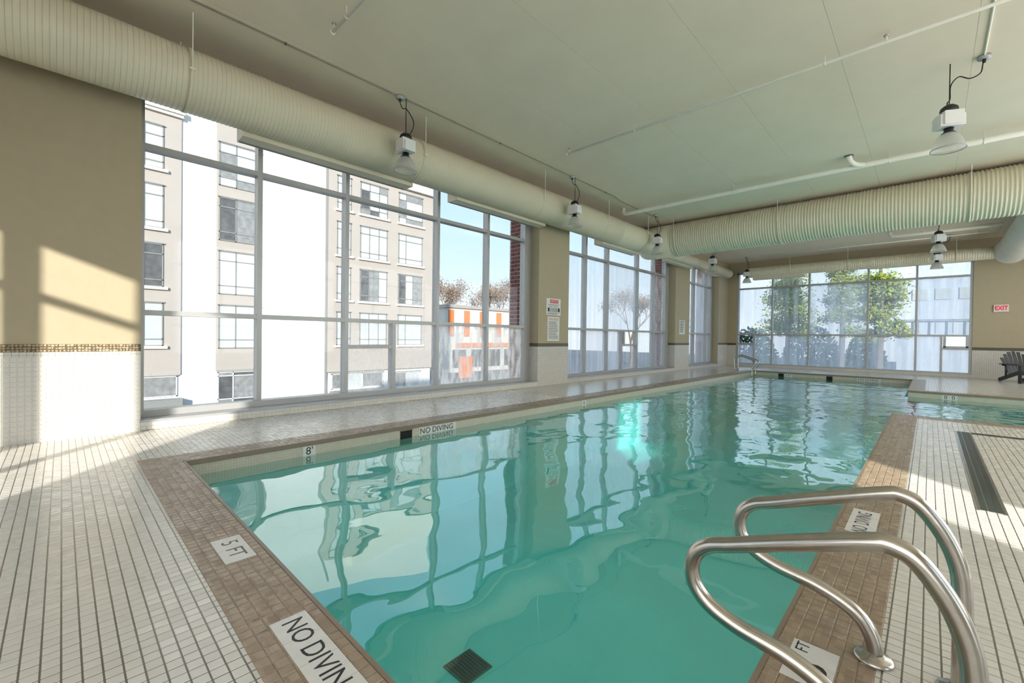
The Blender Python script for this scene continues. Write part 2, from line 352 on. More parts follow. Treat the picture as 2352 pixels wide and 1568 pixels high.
def tile_mesh(name, w, d, t, mat, ch=0.0025):
    b = MB(); a, c = w/2, d/2
    vs = [(-a, -c, -t), (a, -c, -t), (a, c, -t), (-a, c, -t), (-a+ch, -c+ch, 0), (a-ch, -c+ch, 0), (a-ch, c-ch, 0), (-a+ch, c-ch, 0)]
    b.add(vs, [(4, 5, 6, 7), (0, 1, 5, 4), (1, 2, 6, 5), (2, 3, 7, 6), (3, 0, 4, 7)]); return b.mesh(name, mat)
def lay(parent, cells, me, mat, stuffname, w, d, t=0.003, individ=300, ch=0.0022):
    """cells: centres (x,y,z) of floor tiles; the nearest in view become single tiles, the rest one field"""
    vis = sorted((c for c in cells if inview(c)), key=lambda c: (Vector(c)-EYE).length)[:individ]
    vs_ = set(vis)
    for c in vis: place('tile', me, parent, (c[0], c[1], c[2]+random.uniform(-0.0003, 0.0004)))
    b = MB(); a, e = w/2, d/2
    for c in cells:
        if c in vs_: continue
        j = random.uniform(-0.0003, 0.0004); x, y, z = c
        tx, ty = random.uniform(-4e-4, 4e-4), random.uniform(-4e-4, 4e-4)
        vs = [(x-a, y-e, z-t), (x+a, y-e, z-t), (x+a, y+e, z-t), (x-a, y+e, z-t), (x-a+ch, y-e+ch, z+j-tx-ty), (x+a-ch, y-e+ch, z+j+tx-ty), (x+a-ch, y+e-ch, z+j+tx+ty), (x-a+ch, y+e-ch, z+j-tx+ty)]
        b.add(vs, [(4, 5, 6, 7), (0, 1, 5, 4), (1, 2, 6, 5), (2, 3, 7, 6), (3, 0, 4, 7)])
    if b.v: tag(b.build(stuffname, mat, parent), kind='stuff')
cells = []
for (x0, x1, y0, y1) in [(-6.88, 2.6, -1.4, 0.485), (-6.88, -5.3, 0.485, 7.0), (-0.12, 2.6, 0.485, 9.38)]:
    for i in range(math.ceil(x0/PT), math.floor(x1/PT)):
        for j in range(math.ceil(y0/PT), math.floor(y1/PT)):
            x, y = (i+0.5)*PT, (j+0.5)*PT
            if any(a-0.03 < x < b+0.03 and c-0.03 < y < d+0.03 for a, b, c, d in TRENCH): continue
            cells.append((x, y, 0.0))
lay(floor, cells, tile_mesh('tile', PT-0.0055, PT-0.0055, 0.002, M['decktile'], 0.0012), M['decktile'], 'tile_field', PT-0.0055, PT-0.0055, 0.002, ch=0.0012)

# left wall with its three window bays
wl = MB(); XO = -7.42
for (a, b) in ((YR-0.3, 0.664), (8.06, 9.28), (15.95, 17.28), (20.55, YB+0.4)): wl.box(XO, XW, a, b, -0.35, ZC+0.1)
for (a, b) in ((0.664, 8.06), (9.28, 15.95), (17.28, 20.55)):
    wl.box(XO, XW, a, b, 4.3, ZC+0.1); wl.box(XO, XW, a, b, -0.35, 0.10)
wall_left = tag(wl.build('wall_left', M['paint']), kind='structure')
tz = 0.967
wf = MB()
for (a, b) in ((YR, 0.664), (8.06, 9.28), (15.95, 17.28), (20.55, YB)): wf.box(XW-0.001, XW+0.004, a, b, 0, tz)
for (a, b) in ((0.664, 8.06), (9.28, 15.95), (17.28, 20.55)): wf.box(XW-0.001, XW+0.004, a, b, 0, 0.10)
wf.build('tile_backing', M['wallgrid'], wall_left)
wj = MB()
for y in (8.06, 15.95): wj.box(XG, XW+0.004, y-0.005, y+0.001, 0, tz)
wj.build('jamb_tile', M['wallgrid_back'], wall_left)
tb = MB()
for (a, b) in ((8.06, 9.28), (15.95, 17.28), (20.55, YB)): tb.box(XW-0.001, XW+0.008, a, b, tz, 1.052)
for y in (8.06, 15.95): tb.box(XG, XW+0.008, y-0.008, y+0.001, tz, 1.052)
tb.build('mosaic_trim', M['trimdark'], wall_left)
bx(XW-0.001, XW+0.005, YR, 0.664, tz, 1.052).build('trim_bed', M['mortar'], wall_left)
# pebbles of the border near the camera
pb = MB()
y = -1.4
while y < 0.655:
    for row in range(3):
        r = random.uniform(0.010, 0.0155); yy = y+random.uniform(-0.004, 0.004); zz = tz+0.014+row*0.0285+random.uniform(-0.003, 0.003)
        k0 = random.random()*6; n = 7; ry = r*random.uniform(0.9, 1.25); rz = r*random.uniform(0.8, 1.0)
        base = [(XW+0.005, min(0.66, yy+ry*math.cos(k0+k*6.2832/n)), zz+rz*math.sin(k0+k*6.2832/n)) for k in range(n)]
        top = [(XW+0.011, min(0.66, yy+0.7*ry*math.cos(k0+k*6.2832/n)), zz+0.7*rz*math.sin(k0+k*6.2832/n)) for k in range(n)]
        pb.add(base+top, [(k, (k+1) % n, n+(k+1) % n, n+k) for k in range(n)]+[tuple(range(n, 2*n))])
    y += 0.029
tag(pb.build('pebble_border', M['pebble'], wall_left), kind='stuff')
# wall tiles
def lay_wall(parent, cells, individ=300):
    w = PT-0.004; me = MB(); a = w/2; ch = 0.002; t = 0.003
    q = lambda x, y, z: [(x, y-a, z-a), (x, y+a, z-a), (x, y+a, z+a), (x, y-a, z+a), (x+t, y-a+ch, z-a+ch), (x+t, y+a-ch, z-a+ch), (x+t, y+a-ch, z+a-ch), (x+t, y-a+ch, z+a-ch)]
    fs = [(4, 5, 6, 7), (0, 1, 5, 4), (1, 2, 6, 5), (2, 3, 7, 6), (3, 0, 4, 7)]
    me.add(q(0, 0, 0), fs); me = me.mesh('tile', M['walltile'])
    vis = set(sorted((c for c in cells if inview(c, 0.0)), key=lambda c: (Vector(c)-EYE).length)[:individ])
    for c in vis: place('tile', me, parent, c)
    b = MB()
    for c in cells:
        if c not in vis: b.add(q(*c), fs)
    tag(b.build('wall_tile_field', M['walltile'], parent), kind='stuff')
cells = [(XW+0.004, 0.664-(i+0.5)*PT, (k+0.5)*PT-0.02) for i in range(40) for k in range(19) if (k+0.5)*PT+0.005 < tz]
cells += [(XW+0.004, 0.664+(i+0.5)*PT, (k+0.5)*0.05) for i in range(142) for k in range(2)]
lay_wall(wall_left, cells)

# back wall
wb = MB()
wb.box(XO, -6.5, YB, YB+0.5, -0.35, ZC+0.1); wb.box(1.06, XR+0.3, YB, YB+0.5, -0.35, ZC+0.1)
wb.box(-6.5, 1.06, YB, YB+0.5, 4.3, ZC+0.1); wb.box(-6.5, 1.06, YB, YB+0.5, -0.35, 0.09)
wall_back = tag(wb.build('wall_back', M['paint']), kind='structure')
wt = MB().box(1.06, XR, YB-0.004, YB+0.001, 0, 0.95); wt.box(-6.88, -6.5, YB-0.004, YB+0.001, 0, 0.95); wt.box(-6.5, 1.06, YB-0.004, YB+0.001, 0, 0.09)
wt.build('wall_tile', M['wallgrid_back'], wall_back)
tt = MB().box(1.06, XR, YB-0.008, YB+0.001, 0.95, 1.05); tt.box(-6.88, -6.5, YB-0.008, YB+0.001, 0.95, 1.05)
tt.build('mosaic_trim', M['trimdark'], wall_back)
# right wall (out of frame): an open glazed door bay and tall frosted windows added for fill light
wr = MB(); D0, D1 = 0.44, 1.75
RW = [(2.6, 8.2), (8.6, 14.2), (14.6, 20.2)]  # openings for the added fill windows
edges = [YR-0.3, D0]
wr.box(XR, XR+0.3, YR-0.3, D0, -0.35, ZC+0.1); wr.box(XR, XR+0.3, D0, D1, 3.0, ZC+0.1); wr.box(XR, XR+0.3, D1, RW[0][0], -0.35, ZC+0.1)
for i, (a, b) in enumerate(RW):
    wr.box(XR, XR+0.3, a, b, -0.35, 0.4); wr.box(XR, XR+0.3, a, b, 4.4, ZC+0.1)
    wr.box(XR, XR+0.3, b, RW[i+1][0] if i < 2 else YB+0.4, -0.35, ZC+0.1)
wall_right = tag(wr.build('wall_right', M['paint']), kind='structure')
wq = MB(); GX0, GX1 = -6.3, -2.0; HX0, HX1 = -1.4, 3.6
wq.box(XO, GX0, YR-0.3, YR, -0.35, ZC+0.1); wq.box(GX0, GX1, YR-0.3, YR, 3.13, ZC+0.1); wq.box(GX1, HX0, YR-0.3, YR, -0.35, ZC+0.1)
wq.box(HX0, HX1, YR-0.3, YR, 4.4, ZC+0.1); wq.box(HX0, HX1, YR-0.3, YR, -0.35, 0.4); wq.box(HX1, XR+0.3, YR-0.3, YR, -0.35, ZC+0.1)
wall_front = tag(wq.build('wall_front', M['paint']), kind='structure')
# ceiling in long boards, seams along the pool
ceiling = tag(bx(XO, XR+0.3, YR-0.3, YB+0.5, ZC+0.012, ZC+0.3).build('ceiling', M['ceil']), kind='structure')
seams = [XW, -5.66, -4.46, -3.255, -2.06, -0.87, 0.33, 1.53, 2.73, XR]
for a, b in zip(seams, seams[1:]):
    bx(a+0.0012, b-0.0012, YR, YB, ZC, ZC+0.02).build('panel', M['ceil'], ceiling)

# ------------------------------------------------------------------ windows
def window(name, axis, plane, mull, trans, extra, panes, s0, s1, z0, z1, sill):
    root = empty(name, (plane, s0, z0) if axis == 'Y' else (s0, plane, z0), kind='structure')
    def B(s_0, s_1, d0, d1, za, zb, mis=None):
        if axis == 'Y': return MB().box(plane+d0, plane+d1, s_0, s_1, za, zb, mis)
        return MB().box(s_0, s_1, plane-d1, plane-d0, za, zb, mis)
    w = 0.032
    for (c, za, zb) in mull: B(c-w, c+w, -0.05, 0.11, za, zb).build('mullion', M['alum'], root)
    for (zc, sa, sb) in trans: B(sa, sb, -0.045, 0.105, zc-w, zc+w).build('transom', M['alum'], root)
    for nm, b in extra: B(*b).build(nm, M['alum'], root)
    fi = 3 if axis == 'Y' else 2
    for (sa, sb, za, zb, mt) in panes:
        mis = [0]*6; mis[fi] = 1
        B(sa, sb, 0.015, 0.023, za, zb, mis).build('pane', [M['glass'], M[mt]], root)
    for b in sill: B(*b).build('sill', M['alum'], root)
    return root
ZT, ZM, ZH = 3.55, 1.447, 4.3
def grid_panes(ms, zs, mts):
    out = []
    for i in range(len(ms)-1):
        for k in range(len(zs)-1): out.append((ms[i], ms[i+1], zs[k], zs[k+1], mts[k][i]))
    return out
ms = [0.70, 2.03, 3.363, 5.26, 6.63, 7.97]
w1p = grid_panes(ms, [ZM, ZT, ZH], [['glass']*3+['glass', 'glass'], ['glass']*5])
w1p += [(0.70, 2.03, 0.19, ZM, 'glass'), (2.03, 3.363, 0.19, ZM, 'glass'), (3.363, 4.275, 0.99, ZM, 'glass_mist'), (3.363, 4.275, 0.19, 0.99, 'glass_mist'), (4.275, 5.26, 0.19, ZM, 'glass_mist'), (5.26, 6.63, 0.19, ZM, 'glass_wet'), (6.63, 7.97, 0.19, ZM, 'glass_wet')]
window('window_1', 'Y', XG, [(m_, 0.19, ZH) for m_ in ms[1:-1]]+[(4.275, 0.19, ZM)], [(ZT, 0.664, 8.05), (ZM, 0.664, 8.05), (0.99, 3.363, 4.275)],
       [('jamb_frame', (7.84, 8.06, -0.05, 0.11, 0.10, ZH)), ('jamb_frame', (0.664, 0.72, -0.05, 0.11, 0.10, ZH)), ('head_frame', (0.664, 8.06, -0.05, 0.11, ZH-0.08, ZH))], w1p, 0.664, 8.06, 0.10, ZH,
       [(0.664, 8.06, -0.06, 0.13, 0.10, 0.205), (0.664, 8.06, 0.13, 0.40, 0.10, 0.125)])
ms = [9.4, 10.48, 11.67, 13.57, 14.80, 15.85]
w2p = grid_panes(ms, [ZM, ZT, ZH], [['glass_drip', 'glass_drip', 'glass_fog', 'glass_drip', 'glass_mist'], ['glass', 'glass_mist', 'glass_mist', 'glass_mist', 'glass']])
w2p += [(9.4, 10.48, 0.19, ZM, 'glass_drip'), (10.48, 11.67, 0.19, ZM, 'glass_fog'), (11.67, 12.55, 0.19, ZM, 'glass_fog'), (12.55, 13.57, 0.98, ZM, 'glass'), (12.55, 13.57, 0.19, 0.98, 'glass_drip'), (13.57, 14.8, 0.19, ZM, 'glass_drip'), (14.8, 15.85, 0.19, ZM, 'glass_drip')]
window('window_2', 'Y', XG, [(m_, 0.19, ZH) for m_ in ms[1:-1]]+[(12.55, 0.19, ZM)], [(ZT, 9.28, 15.95), (ZM, 9.28, 15.95), (0.98, 12.55, 13.57)],
       [('jamb_frame', (15.68, 15.95, -0.05, 0.11, 0.10, ZH)), ('jamb_frame', (9.28, 9.42, -0.05, 0.11, 0.10, ZH)), ('head_frame', (9.28, 15.95, -0.05, 0.11, ZH-0.08, ZH)),
        ('vent_frame', (12.60, 12.70, 0.02, 0.13, 1.02, ZM-0.03)), ('vent_frame', (13.43, 13.53, 0.02, 0.13, 1.02, ZM-0.03))], w2p, 9.28, 15.95, 0.10, ZH,
       [(9.28, 15.95, -0.06, 0.13, 0.10, 0.205), (9.28, 15.95, 0.13, 0.40, 0.10, 0.125)])
ms = [17.35, 18.5, 19.8, 20.5]
window('window_3', 'Y', XG, [(m_, 0.19, ZH) for m_ in ms[1:-1]], [(ZT, 17.28, 20.55), (ZM, 17.28, 20.55)],
       [('jamb_frame', (20.38, 20.55, -0.05, 0.11, 0.10, ZH)), ('jamb_frame', (17.28, 17.45, -0.05, 0.11, 0.10, ZH)), ('head_frame', (17.28, 20.55, -0.05, 0.11, ZH-0.08, ZH))],
       grid_panes(ms, [0.19, ZM, ZT, ZH], [['glass_drip']*3, ['glass_drip', 'glass_fog', 'glass_drip'], ['glass_mist']*3]), 17.28, 20.55, 0.10, ZH, [(17.28, 20.55, -0.06, 0.13, 0.10, 0.205), (17.28, 20.55, 0.13, 0.40, 0.10, 0.125)])
ms = [-6.45, -5.053, -3.691, -1.761, -0.372, 1.03]
w4p = grid_panes(ms, [ZM, ZT, ZH], [['glass_drip', 'glass_drip', 'glass_fog', 'glass_drip', 'glass_fog'], ['glass', 'glass_mist', 'glass_mist', 'glass', 'glass_mist']])
w4p += [(-6.45, -5.752, 1.04, ZM, 'glass'), (-6.45, -5.752, 0.13, 1.04, 'glass_fog'), (-5.752, -5.053, 0.13, ZM, 'glass_fog'), (-5.053, -3.691, 0.13, ZM, 'glass_fog'), (-3.691, -1.761, 0.13, ZM, 'glass_fog'),
        (-1.761, -0.372, 0.13, ZM, 'glass_fog'), (-0.372, 0.304, 0.13, ZM, 'glass_fog'), (0.304, 1.03, 0.98, ZM, 'glass'), (0.304, 1.03, 0.13, 0.98, 'glass_fog')]
window('window_4', 'X', YG, [(m_, 0.13, ZH) for m_ in ms[1:-1]]+[(-5.752, 0.13, ZM), (0.304, 0.13, ZM)], [(ZT, -6.5, 1.06), (ZM, -6.5, 1.06), (1.04, -6.45, -5.752), (0.98, 0.304, 1.03)],
       [('jamb_frame', (-6.5, -6.42, -0.05, 0.11, 0.09, ZH)), ('jamb_frame', (0.99, 1.06, -0.05, 0.11, 0.09, ZH)), ('head_frame', (-6.5, 1.06, -0.05, 0.11, ZH-0.08, ZH)),
        ('vent_frame', (0.35, 0.42, 0.02, 0.13, 1.02, ZM-0.03)), ('vent_frame', (0.91, 0.98, 0.02, 0.13, 1.02, ZM-0.03)), ('vent_frame', (0.35, 0.98, 0.02, 0.13, 1.0, 1.07))], w4p, -6.5, 1.06, 0.09, ZH, [(-6.5, 1.06, -0.06, 0.14, 0.09, 0.15)])
# glazed door screen behind the camera, tall frosted windows added on the unseen walls as fill light
r = empty('door_1', (GX0, YR, 0), kind='structure')
for c, w in ((GX0+0.03, 0.03), (-5.4, 0.03), (-4.33, 0.11), (-3.2, 0.05), (GX1-0.03, 0.03)): bx(c-w, c+w, YR-0.2, YR-0.1, 0, 3.13).build('mullion', M['alum_dark'], r)
for z in (0.03, 2.5, 3.10): bx(GX0, GX1, YR-0.2, YR-0.1, z-0.035, z+0.035).build('transom', M['alum_dark'], r)
for a, b in ((GX0, -5.4), (-5.4, -4.33), (-4.33, -3.2), (-3.2, GX1)):
    for z0, z1 in ((0.03, 2.5), (2.5, 3.10)): bx(a, b, YR-0.154, YR-0.146, z0, z1).build('pane', M['glass_entry'], r)
r = empty('door_2', (XR, D0, 0), kind='structure')
for c in (D0+0.02, D1-0.02): bx(XR+0.1, XR+0.2, c-0.02, c+0.02, 0, 3.0).build('jamb_frame', M['alum_dark'], r)
bx(XR+0.1, XR+0.2, D0, D1, 2.95, 3.0).build('head_frame', M['alum_dark'], r)
bx(XR+0.146, XR+0.154, D0, D1, 0.02, 2.95).build('pane', M['glass_door'], r)
for i, (a, b) in enumerate(RW):
    r = empty('window_%d' % (5+i), (XR, a, 0.4), kind='structure'); n = 4  # unseen windows, added to spread soft daylight over the room
    for k in range(n+1): y = a+(b-a)*k/n; bx(XR+0.08, XR+0.2, y-0.03, y+0.03, 0.4, 4.4).build('mullion', M['alum'], r)
    for z in (0.43, 1.45, 3.55, 4.37): bx(XR+0.09, XR+0.19, a, b, z-0.03, z+0.03).build('transom', M['alum'], r)
    for k in range(n): bx(XR+0.14, XR+0.145, a+(b-a)*k/n, a+(b-a)*(k+1)/n, 0.4, 4.4).build('pane', M['glass_frost_fill'], r)
r = empty('window_8', (HX0, YR, 0.4), kind='structure')  # added behind the camera to fill the room with light
for k in range(5): x = HX0+(HX1-HX0)*k/4; bx(x-0.03, x+0.03, YR-0.2, YR-0.08, 0.4, 4.4).build('mullion', M['alum'], r)
for z in (0.43, 1.45, 3.55, 4.37): bx(HX0, HX1, YR-0.19, YR-0.09, z-0.03, z+0.03).build('transom', M['alum'], r)
for k in range(4): bx(HX0+(HX1-HX0)*k/4, HX0+(HX1-HX0)*(k+1)/4, YR-0.145, YR-0.14, 0.4, 4.4).build('pane', M['glass_frost_fill'], r)

# ------------------------------------------------------------------ pool
PL, PN, PR1, PY1, PY2, PR2, PF, PWX = -5.0, 0.785, -0.42, 9.68, 14.64, -0.36, 19.0, 3.6
ZF, ZW = -1.3, -0.16
pool = empty('swimming_pool', (-2.7, 9.9, -1.3), 'long teal indoor swimming pool with brown tiled coping sunk into the deck', 'pool')
b = MB(); t = 0.2
b.box(PL-t, PWX+t, PN-t, PF+t, ZF-t, ZF)
b.box(PL-t, PL, PN-t, PF+t, ZF, -0.05); b.box(PL, PR1, PN-t, PN, ZF, -0.05); b.box(PR1, PR1+t, PN-t, PY1, ZF, -0.05)
b.box(PR1, PWX, PY1-t, PY1, ZF, -0.05); b.box(PWX, PWX+t, PY1-t, PY2+t, ZF, -0.05); b.box(PR2, PWX, PY2, PY2+t, ZF, -0.05)
b.box(PR2, PR2+t, PY2, PF+t, ZF, -0.05); b.box(PL, PR2, PF, PF+t, ZF, -0.05)
b.build('basin', M['plaster'], pool)
b = MB(); e_ = 0.006
for r in ((PL, PL+e_, PN, PF), (PR1-e_, PR1, PN, PY1), (PR2-e_, PR2, PY2, PF), (PWX-e_, PWX, PY1, PY2)): bx(*r, -0.26, -0.05).build('waterline_tile', M['band'], pool)
for r in ((PL, PR1, PN, PN+e_), (PL, PR2, PF-e_, PF), (PR2, PWX, PY2-e_, PY2), (PR1, PWX, PY1, PY1+e_)): bx(*r, -0.26, -0.05).build('waterline_tile', M['band_x'], pool)
cw = 0.30; ov = 0.018
COP = [(PL-cw, PR1+cw, PN-cw, PN), (PL-cw, PL, PN, PF), (PL-cw, PR2+cw, PF, PF+cw), (PR1, PR1+cw, PN, PY1), (PR1+cw, PWX, PY1-cw, PY1), (PR2, PWX, PY2, PY2+cw), (PR2, PR2+cw, PY2+cw, PF)]
b = MB()
for r in COP: b.box(*r, -0.05, -0.003)
coping = b.build('coping', M['browngrid'], pool)
b = MB(); zt = 0.0005
b.box(PL, PR1, PN, PN+ov, -0.05, zt); b.box(PL, PL+ov, PN, PF, -0.05, zt); b.box(PL, PR2, PF-ov, PF, -0.05, zt); b.box(PR1-ov, PR1, PN, PY1, -0.05, zt)
b.box(PR1-ov, PWX, PY1, PY1+ov, -0.05, zt); b.box(PR2-ov, PWX, PY2-ov, PY2, -0.05, zt); b.box(PR2-ov, PR2, PY2, PF, -0.05, zt)
b.build('nosing', M['nosing'], coping)
cells = []
def cgrid(x0, x1, y0, y1, nx, ny):
    for i in range(nx):
        for j in range(ny): cells.append((x0+(x1-x0)*(i+0.5)/nx, y0+(y1-y0)*(j+0.5)/ny, 0.0))
cgrid(PL-cw, PR1+cw, PN-cw, PN, round((PR1-PL+2*cw)/0.0515), 6)
cgrid(PL-cw, PL, PN, PF, 6, round((PF-PN)/0.0515))
cgrid(PR1, PR1+cw, PN, PY1, 6, round((PY1-PN)/0.0515))
cgrid(PR1+cw, 2.6, PY1-cw, PY1, round((2.6-PR1-cw)/0.0515), 6)
lay(coping, cells, tile_mesh('tile', 0.0468, 0.0468, 0.003, M['brown']), M['brown'], 'coping_tile_field', 0.0468, 0.0468)
# water
b = MB(); b.add([(PL, PN, ZW), (PR1, PN, ZW), (PR1, PF, ZW), (PL, PF, ZW)], [(0, 1, 2, 3)]); b.add([(PR1, PY1, ZW), (PWX, PY1, ZW), (PWX, PY2, ZW), (PR1, PY2, ZW)], [(0, 1, 2, 3)])
tag(b.build('pool_water', M['water']), 'clear teal pool water with gentle ripples mirroring the tall windows', 'water', kind='stuff')
# depth and warning markers
def marker(x0, x1, y0, y1, axis, n, txts, ink='ink'):
    """white ceramic marker set in the coping; axis is the reading direction"""
    g = empty('depth_marker', ((x0+x1)/2, (y0+y1)/2, 0)); g.parent = pool; o_ = ORG[pool]
    g.location = ((x0+x1)/2-o_[0], (y0+y1)/2-o_[1], 0-o_[2])
    for k in range(n):
        if axis == 'X': r = (x0+(x1-x0)*k/n+0.001, x0+(x1-x0)*(k+1)/n-0.001, y0, y1)
        else: r = (x0, x1, y0+(y1-y0)*k/n+0.001, y0+(y1-y0)*(k+1)/n-0.001)
        bx(*r, -0.002, 0.0016).build('tile', M['marker'], g)
    for (s, fx, fy, size, st, ink_) in txts:
        xa, ya = ((1, 0, 0), (0, 1, 0)) if axis == 'X' else ((0, 1, 0), (-1, 0, 0))
        text(s, 'lettering', M[ink_], g, (x0+(x1-x0)*fx, y0+(y1-y0)*fy, 0.0014), xa, ya, size, 0.0008, stretch=st)
marker(-1.935, -1.285, 0.592, 0.735, 'X', 4, [('NO', 0.175, 0.5, 0.118, 0.92, 'ink'), ('DIVING', 0.63, 0.5, 0.118, 0.92, 'ink')])
marker(-2.945, -2.605, 0.59, 0.735, 'X', 2, [('5', 0.25, 0.5, 0.115, 1.0, 'inkgrey'), ('FT', 0.66, 0.5, 0.115, 1.0, 'inkgrey')])
marker(-0.372, -0.225, 3.46, 3.96, 'Y', 3, [('NO', 0.5, 0.16, 0.11, 0.72, 'ink'), ('DIVING', 0.5, 0.63, 0.11, 0.72, 'ink')])
marker(-0.372, -0.225, 1.80, 2.055, 'Y', 1, [('5', 0.56, 0.40, 0.15, 1.3, 'ink'), ('FT', 0.25, 0.84, 0.06, 1.0, 'ink')])
def wallmark(face, c, w, h, txts):
    g = empty('depth_marker', c); g.parent = pool; o_ = ORG[pool]; g.location = (c[0]-o_[0], c[1]-o_[1], c[2]-o_[2])
    if face == 'X': bx(c[0], c[0]+0.004, c[1]-w/2, c[1]+w/2, c[2]-h/2, c[2]+h/2).build('tile', M['marker'], g)
    else: bx(c[0]-w/2, c[0]+w/2, c[1]-0.004, c[1], c[2]-h/2, c[2]+h/2).build('tile', M['marker'], g)
    for (s, ds, dz, size) in txts:
        if face == 'X': text(s, 'lettering', M['ink'], g, (c[0]+0.005, c[1]+ds, c[2]+dz), (0, 1, 0), (0, 0, 1), size, 0.0008)
        else: text(s, 'lettering', M['ink'], g, (c[0]+ds, c[1]-0.005, c[2]+dz), (1, 0, 0), (0, 0, 1), size, 0.0008)
wallmark('X', (PL+e_, 1.93, -0.112), 0.14, 0.115, [('8\'', 0, 0, 0.12)])
wallmark('X', (PL+e_, 3.70, -0.112), 0.64, 0.115, [('NO', -0.22, 0, 0.11), ('DIVING', 0.08, 0, 0.11)])
wallmark('X', (PL+e_, 7.30, -0.112), 0.14, 0.115, [('6', 0, 0, 0.11)])
wallmark('Y', (-3.80, PF-e_, -0.112), 0.22, 0.115, [('3', -0.07, 0, 0.1), ('FT', 0.04, 0, 0.1)])
wallmark('Y', (-1.46, PF-e_, -0.112), 0.62, 0.115, [('NO', -0.21, 0, 0.105), ('DIVING', 0.08, 0, 0.105)])
wallmark('Y', (0.30, PY2-e_, -0.112), 0.13, 0.115, [('0', 0, 0, 0.12)])
wallmark('Y', (0.43, PY2-e_, -0.112), 0.13, 0.115, [('0', 0, 0, 0.12)])
# skimmer mouths
for y in (3.18,): 
    s_ = bx(PL+e_-0.001, PL+e_+0.003, y-0.09, y+0.09, -0.17, -0.055).build('skimmer', M['dark'], pool)
    bx(PL+e_, PL+e_+0.006, y-0.10, y+0.10, -0.066, -0.052).build('lip', M['nosing'], s_)
for x in (-4.05, -2.55): bx(x-0.09, x+0.09, PF-e_-0.003, PF-e_+0.001, -0.17, -0.06).build('skimmer', M['dark'], pool)
# grate on the pool floor
g = empty('main_drain', (-2.47, 2.13, ZF)); g.parent = pool; g.location = (-2.47+2.7, 2.13-9.9, 0)
ORG[g] = (-2.47, 2.13, ZF)
bx(-2.60, -2.34, 2.0, 2.26, ZF, ZF+0.012).build('frame', M['drain_green'], g)
for k in range(9): bx(-2.59, -2.35, 2.015+k*0.027, 2.028+k*0.027, ZF+0.012, ZF+0.02).build('bar', M['drain'], g)
# trench drain in the right deck
td = empty('trench_drain', (0.345, 6.5, 0), 'L-shaped black trench drain let into the pale tiled deck', 'drain')
b = MB()
for (x0, x1, y0, y1) in TRENCH: b.box(x0, x1, y0, y1, -0.0045, -0.0025)
b.build('channel', M['dark'], td)
for k in range(3): bx(0.288+k*0.040, 0.288+k*0.040+0.034, 4.60, 8.43, -0.003, 0.0015).build('grate', M['drain'], td)
for k in range(3): bx(0.415, 3.2, 8.328+k*0.040, 8.328+k*0.040+0.034, -0.003, 0.0015).build('grate', M['drain'], td)
bx(0.272, 0.282, 4.57, 8.46, -0.004, 0.003).build('edge_trim', M['steel'], td); bx(0.408, 0.415, 4.57, 8.32, -0.004, 0.003).build('edge_trim', M['steel'], td)

# ------------------------------------------------------------------ grab rails
prof = [(-0.132, 0.004), (-0.132, 0.06), (-0.165, 0.13), (-0.225, 0.175), (-0.32, 0.21), (-0.45, 0.232), (-0.54, 0.265), (-0.592, 0.315), (-0.607, 0.375), (-0.59, 0.435), (-0.545, 0.475), (-0.47, 0.503), (-0.28, 0.575), (-0.12, 0.632), (-0.065, 0.640), (-0.01, 0.612), (0.05, 0.525), (0.085, 0.43), (0.096, 0.33), (0.098, 0.2), (0.098, 0.004)]
for y, lab in ((2.13, 'stainless grab rail beside the pool edge, the farther of the near pair'), (1.585, 'stainless grab rail at the bottom of the view, the nearer of the pair')):
    g = empty('grab_rail', (-0.2, y, 0), lab, 'handrail', 'stainless grab rails at the near pool steps')
    MB().tube(bez([(x, y, z) for x, z in prof], 8), 0.0265, 20).build('rail', M['steel'], g, True)
    for x in (-0.132, 0.098):
        MB().lathe([(0.0, 0.024), (0.03, 0.024), (0.036, 0.017), (0.054, 0.012), (0.062, 0.006), (0.062, 0.0)], 28, (x, y, 0.003)).build('flange', M['steel'], g, True)
# far ladder rails by the window corner
lp = [(-5.42, 0.0), (-5.43, 0.42), (-5.40, 0.53), (-5.33, 0.59), (-5.25, 0.595), (-5.12, 0.56), (-4.78, 0.44), (-4.70, 0.38), (-4.69, 0.31), (-4.74, 0.20), (-4.80, 0.05), (-4.82, -0.15)]
for y, lab in ((18.05, 'dark steel ladder rail at the far left pool corner, the nearer one'), (18.5, 'dark steel ladder rail at the far left pool corner, the farther one')):
    g = empty('ladder_rail', (-5.2, y, 0), lab, 'handrail', 'ladder rails at the far pool corner')
    MB().tube(bez([(x, y, z) for x, z in lp], 6), 0.024, 12).build('rail', M['steel'], g, True)
    MB().lathe([(0.0, 0.016), (0.03, 0.014), (0.05, 0.006), (0.05, 0.0)], 20, (-5.42, y, 0.0)).build('flange', M['steel'], g, True)

# ------------------------------------------------------------------ ducts
def ribbed(c, r, a0, a1, axis, pitch, amp, n, wave):
    prof = []; k = int((a1-a0)/pitch)
    for i in range(k+1):
        h = a0+i*pitch
        if wave: prof += [(r+amp*math.sin(2*math.pi*q/5), h+pitch*q/5) for q in range(5)]
        else: prof += [(r, h), (r, h+pitch*0.80), (r-amp*0.4, h+pitch*0.86), (r+amp, h+pitch*0.93)]
    prof = [(q, h) for q, h in prof if h <= a1]
    return MB().lathe(prof, n, c, axis, True)
def strap(c, r, h, axis): return MB().lathe([(r, h-0.02), (r+0.006, h-0.02), (r+0.006, h+0.02), (r, h+0.02)], 48, c, axis)
LDX, LDZ, LDR = -6.344, 4.158, 0.349
d1 = empty('air_duct', (LDX, 5, LDZ), 'long cream ribbed round duct running along the window wall', 'duct', 'painted round ducts under the ceiling')
ribbed((LDX, 0, LDZ), LDR, -2.38, 10.6, 'Y', 0.046, 0.0045, 56, False).build('barrel', M['duct'], d1, True)
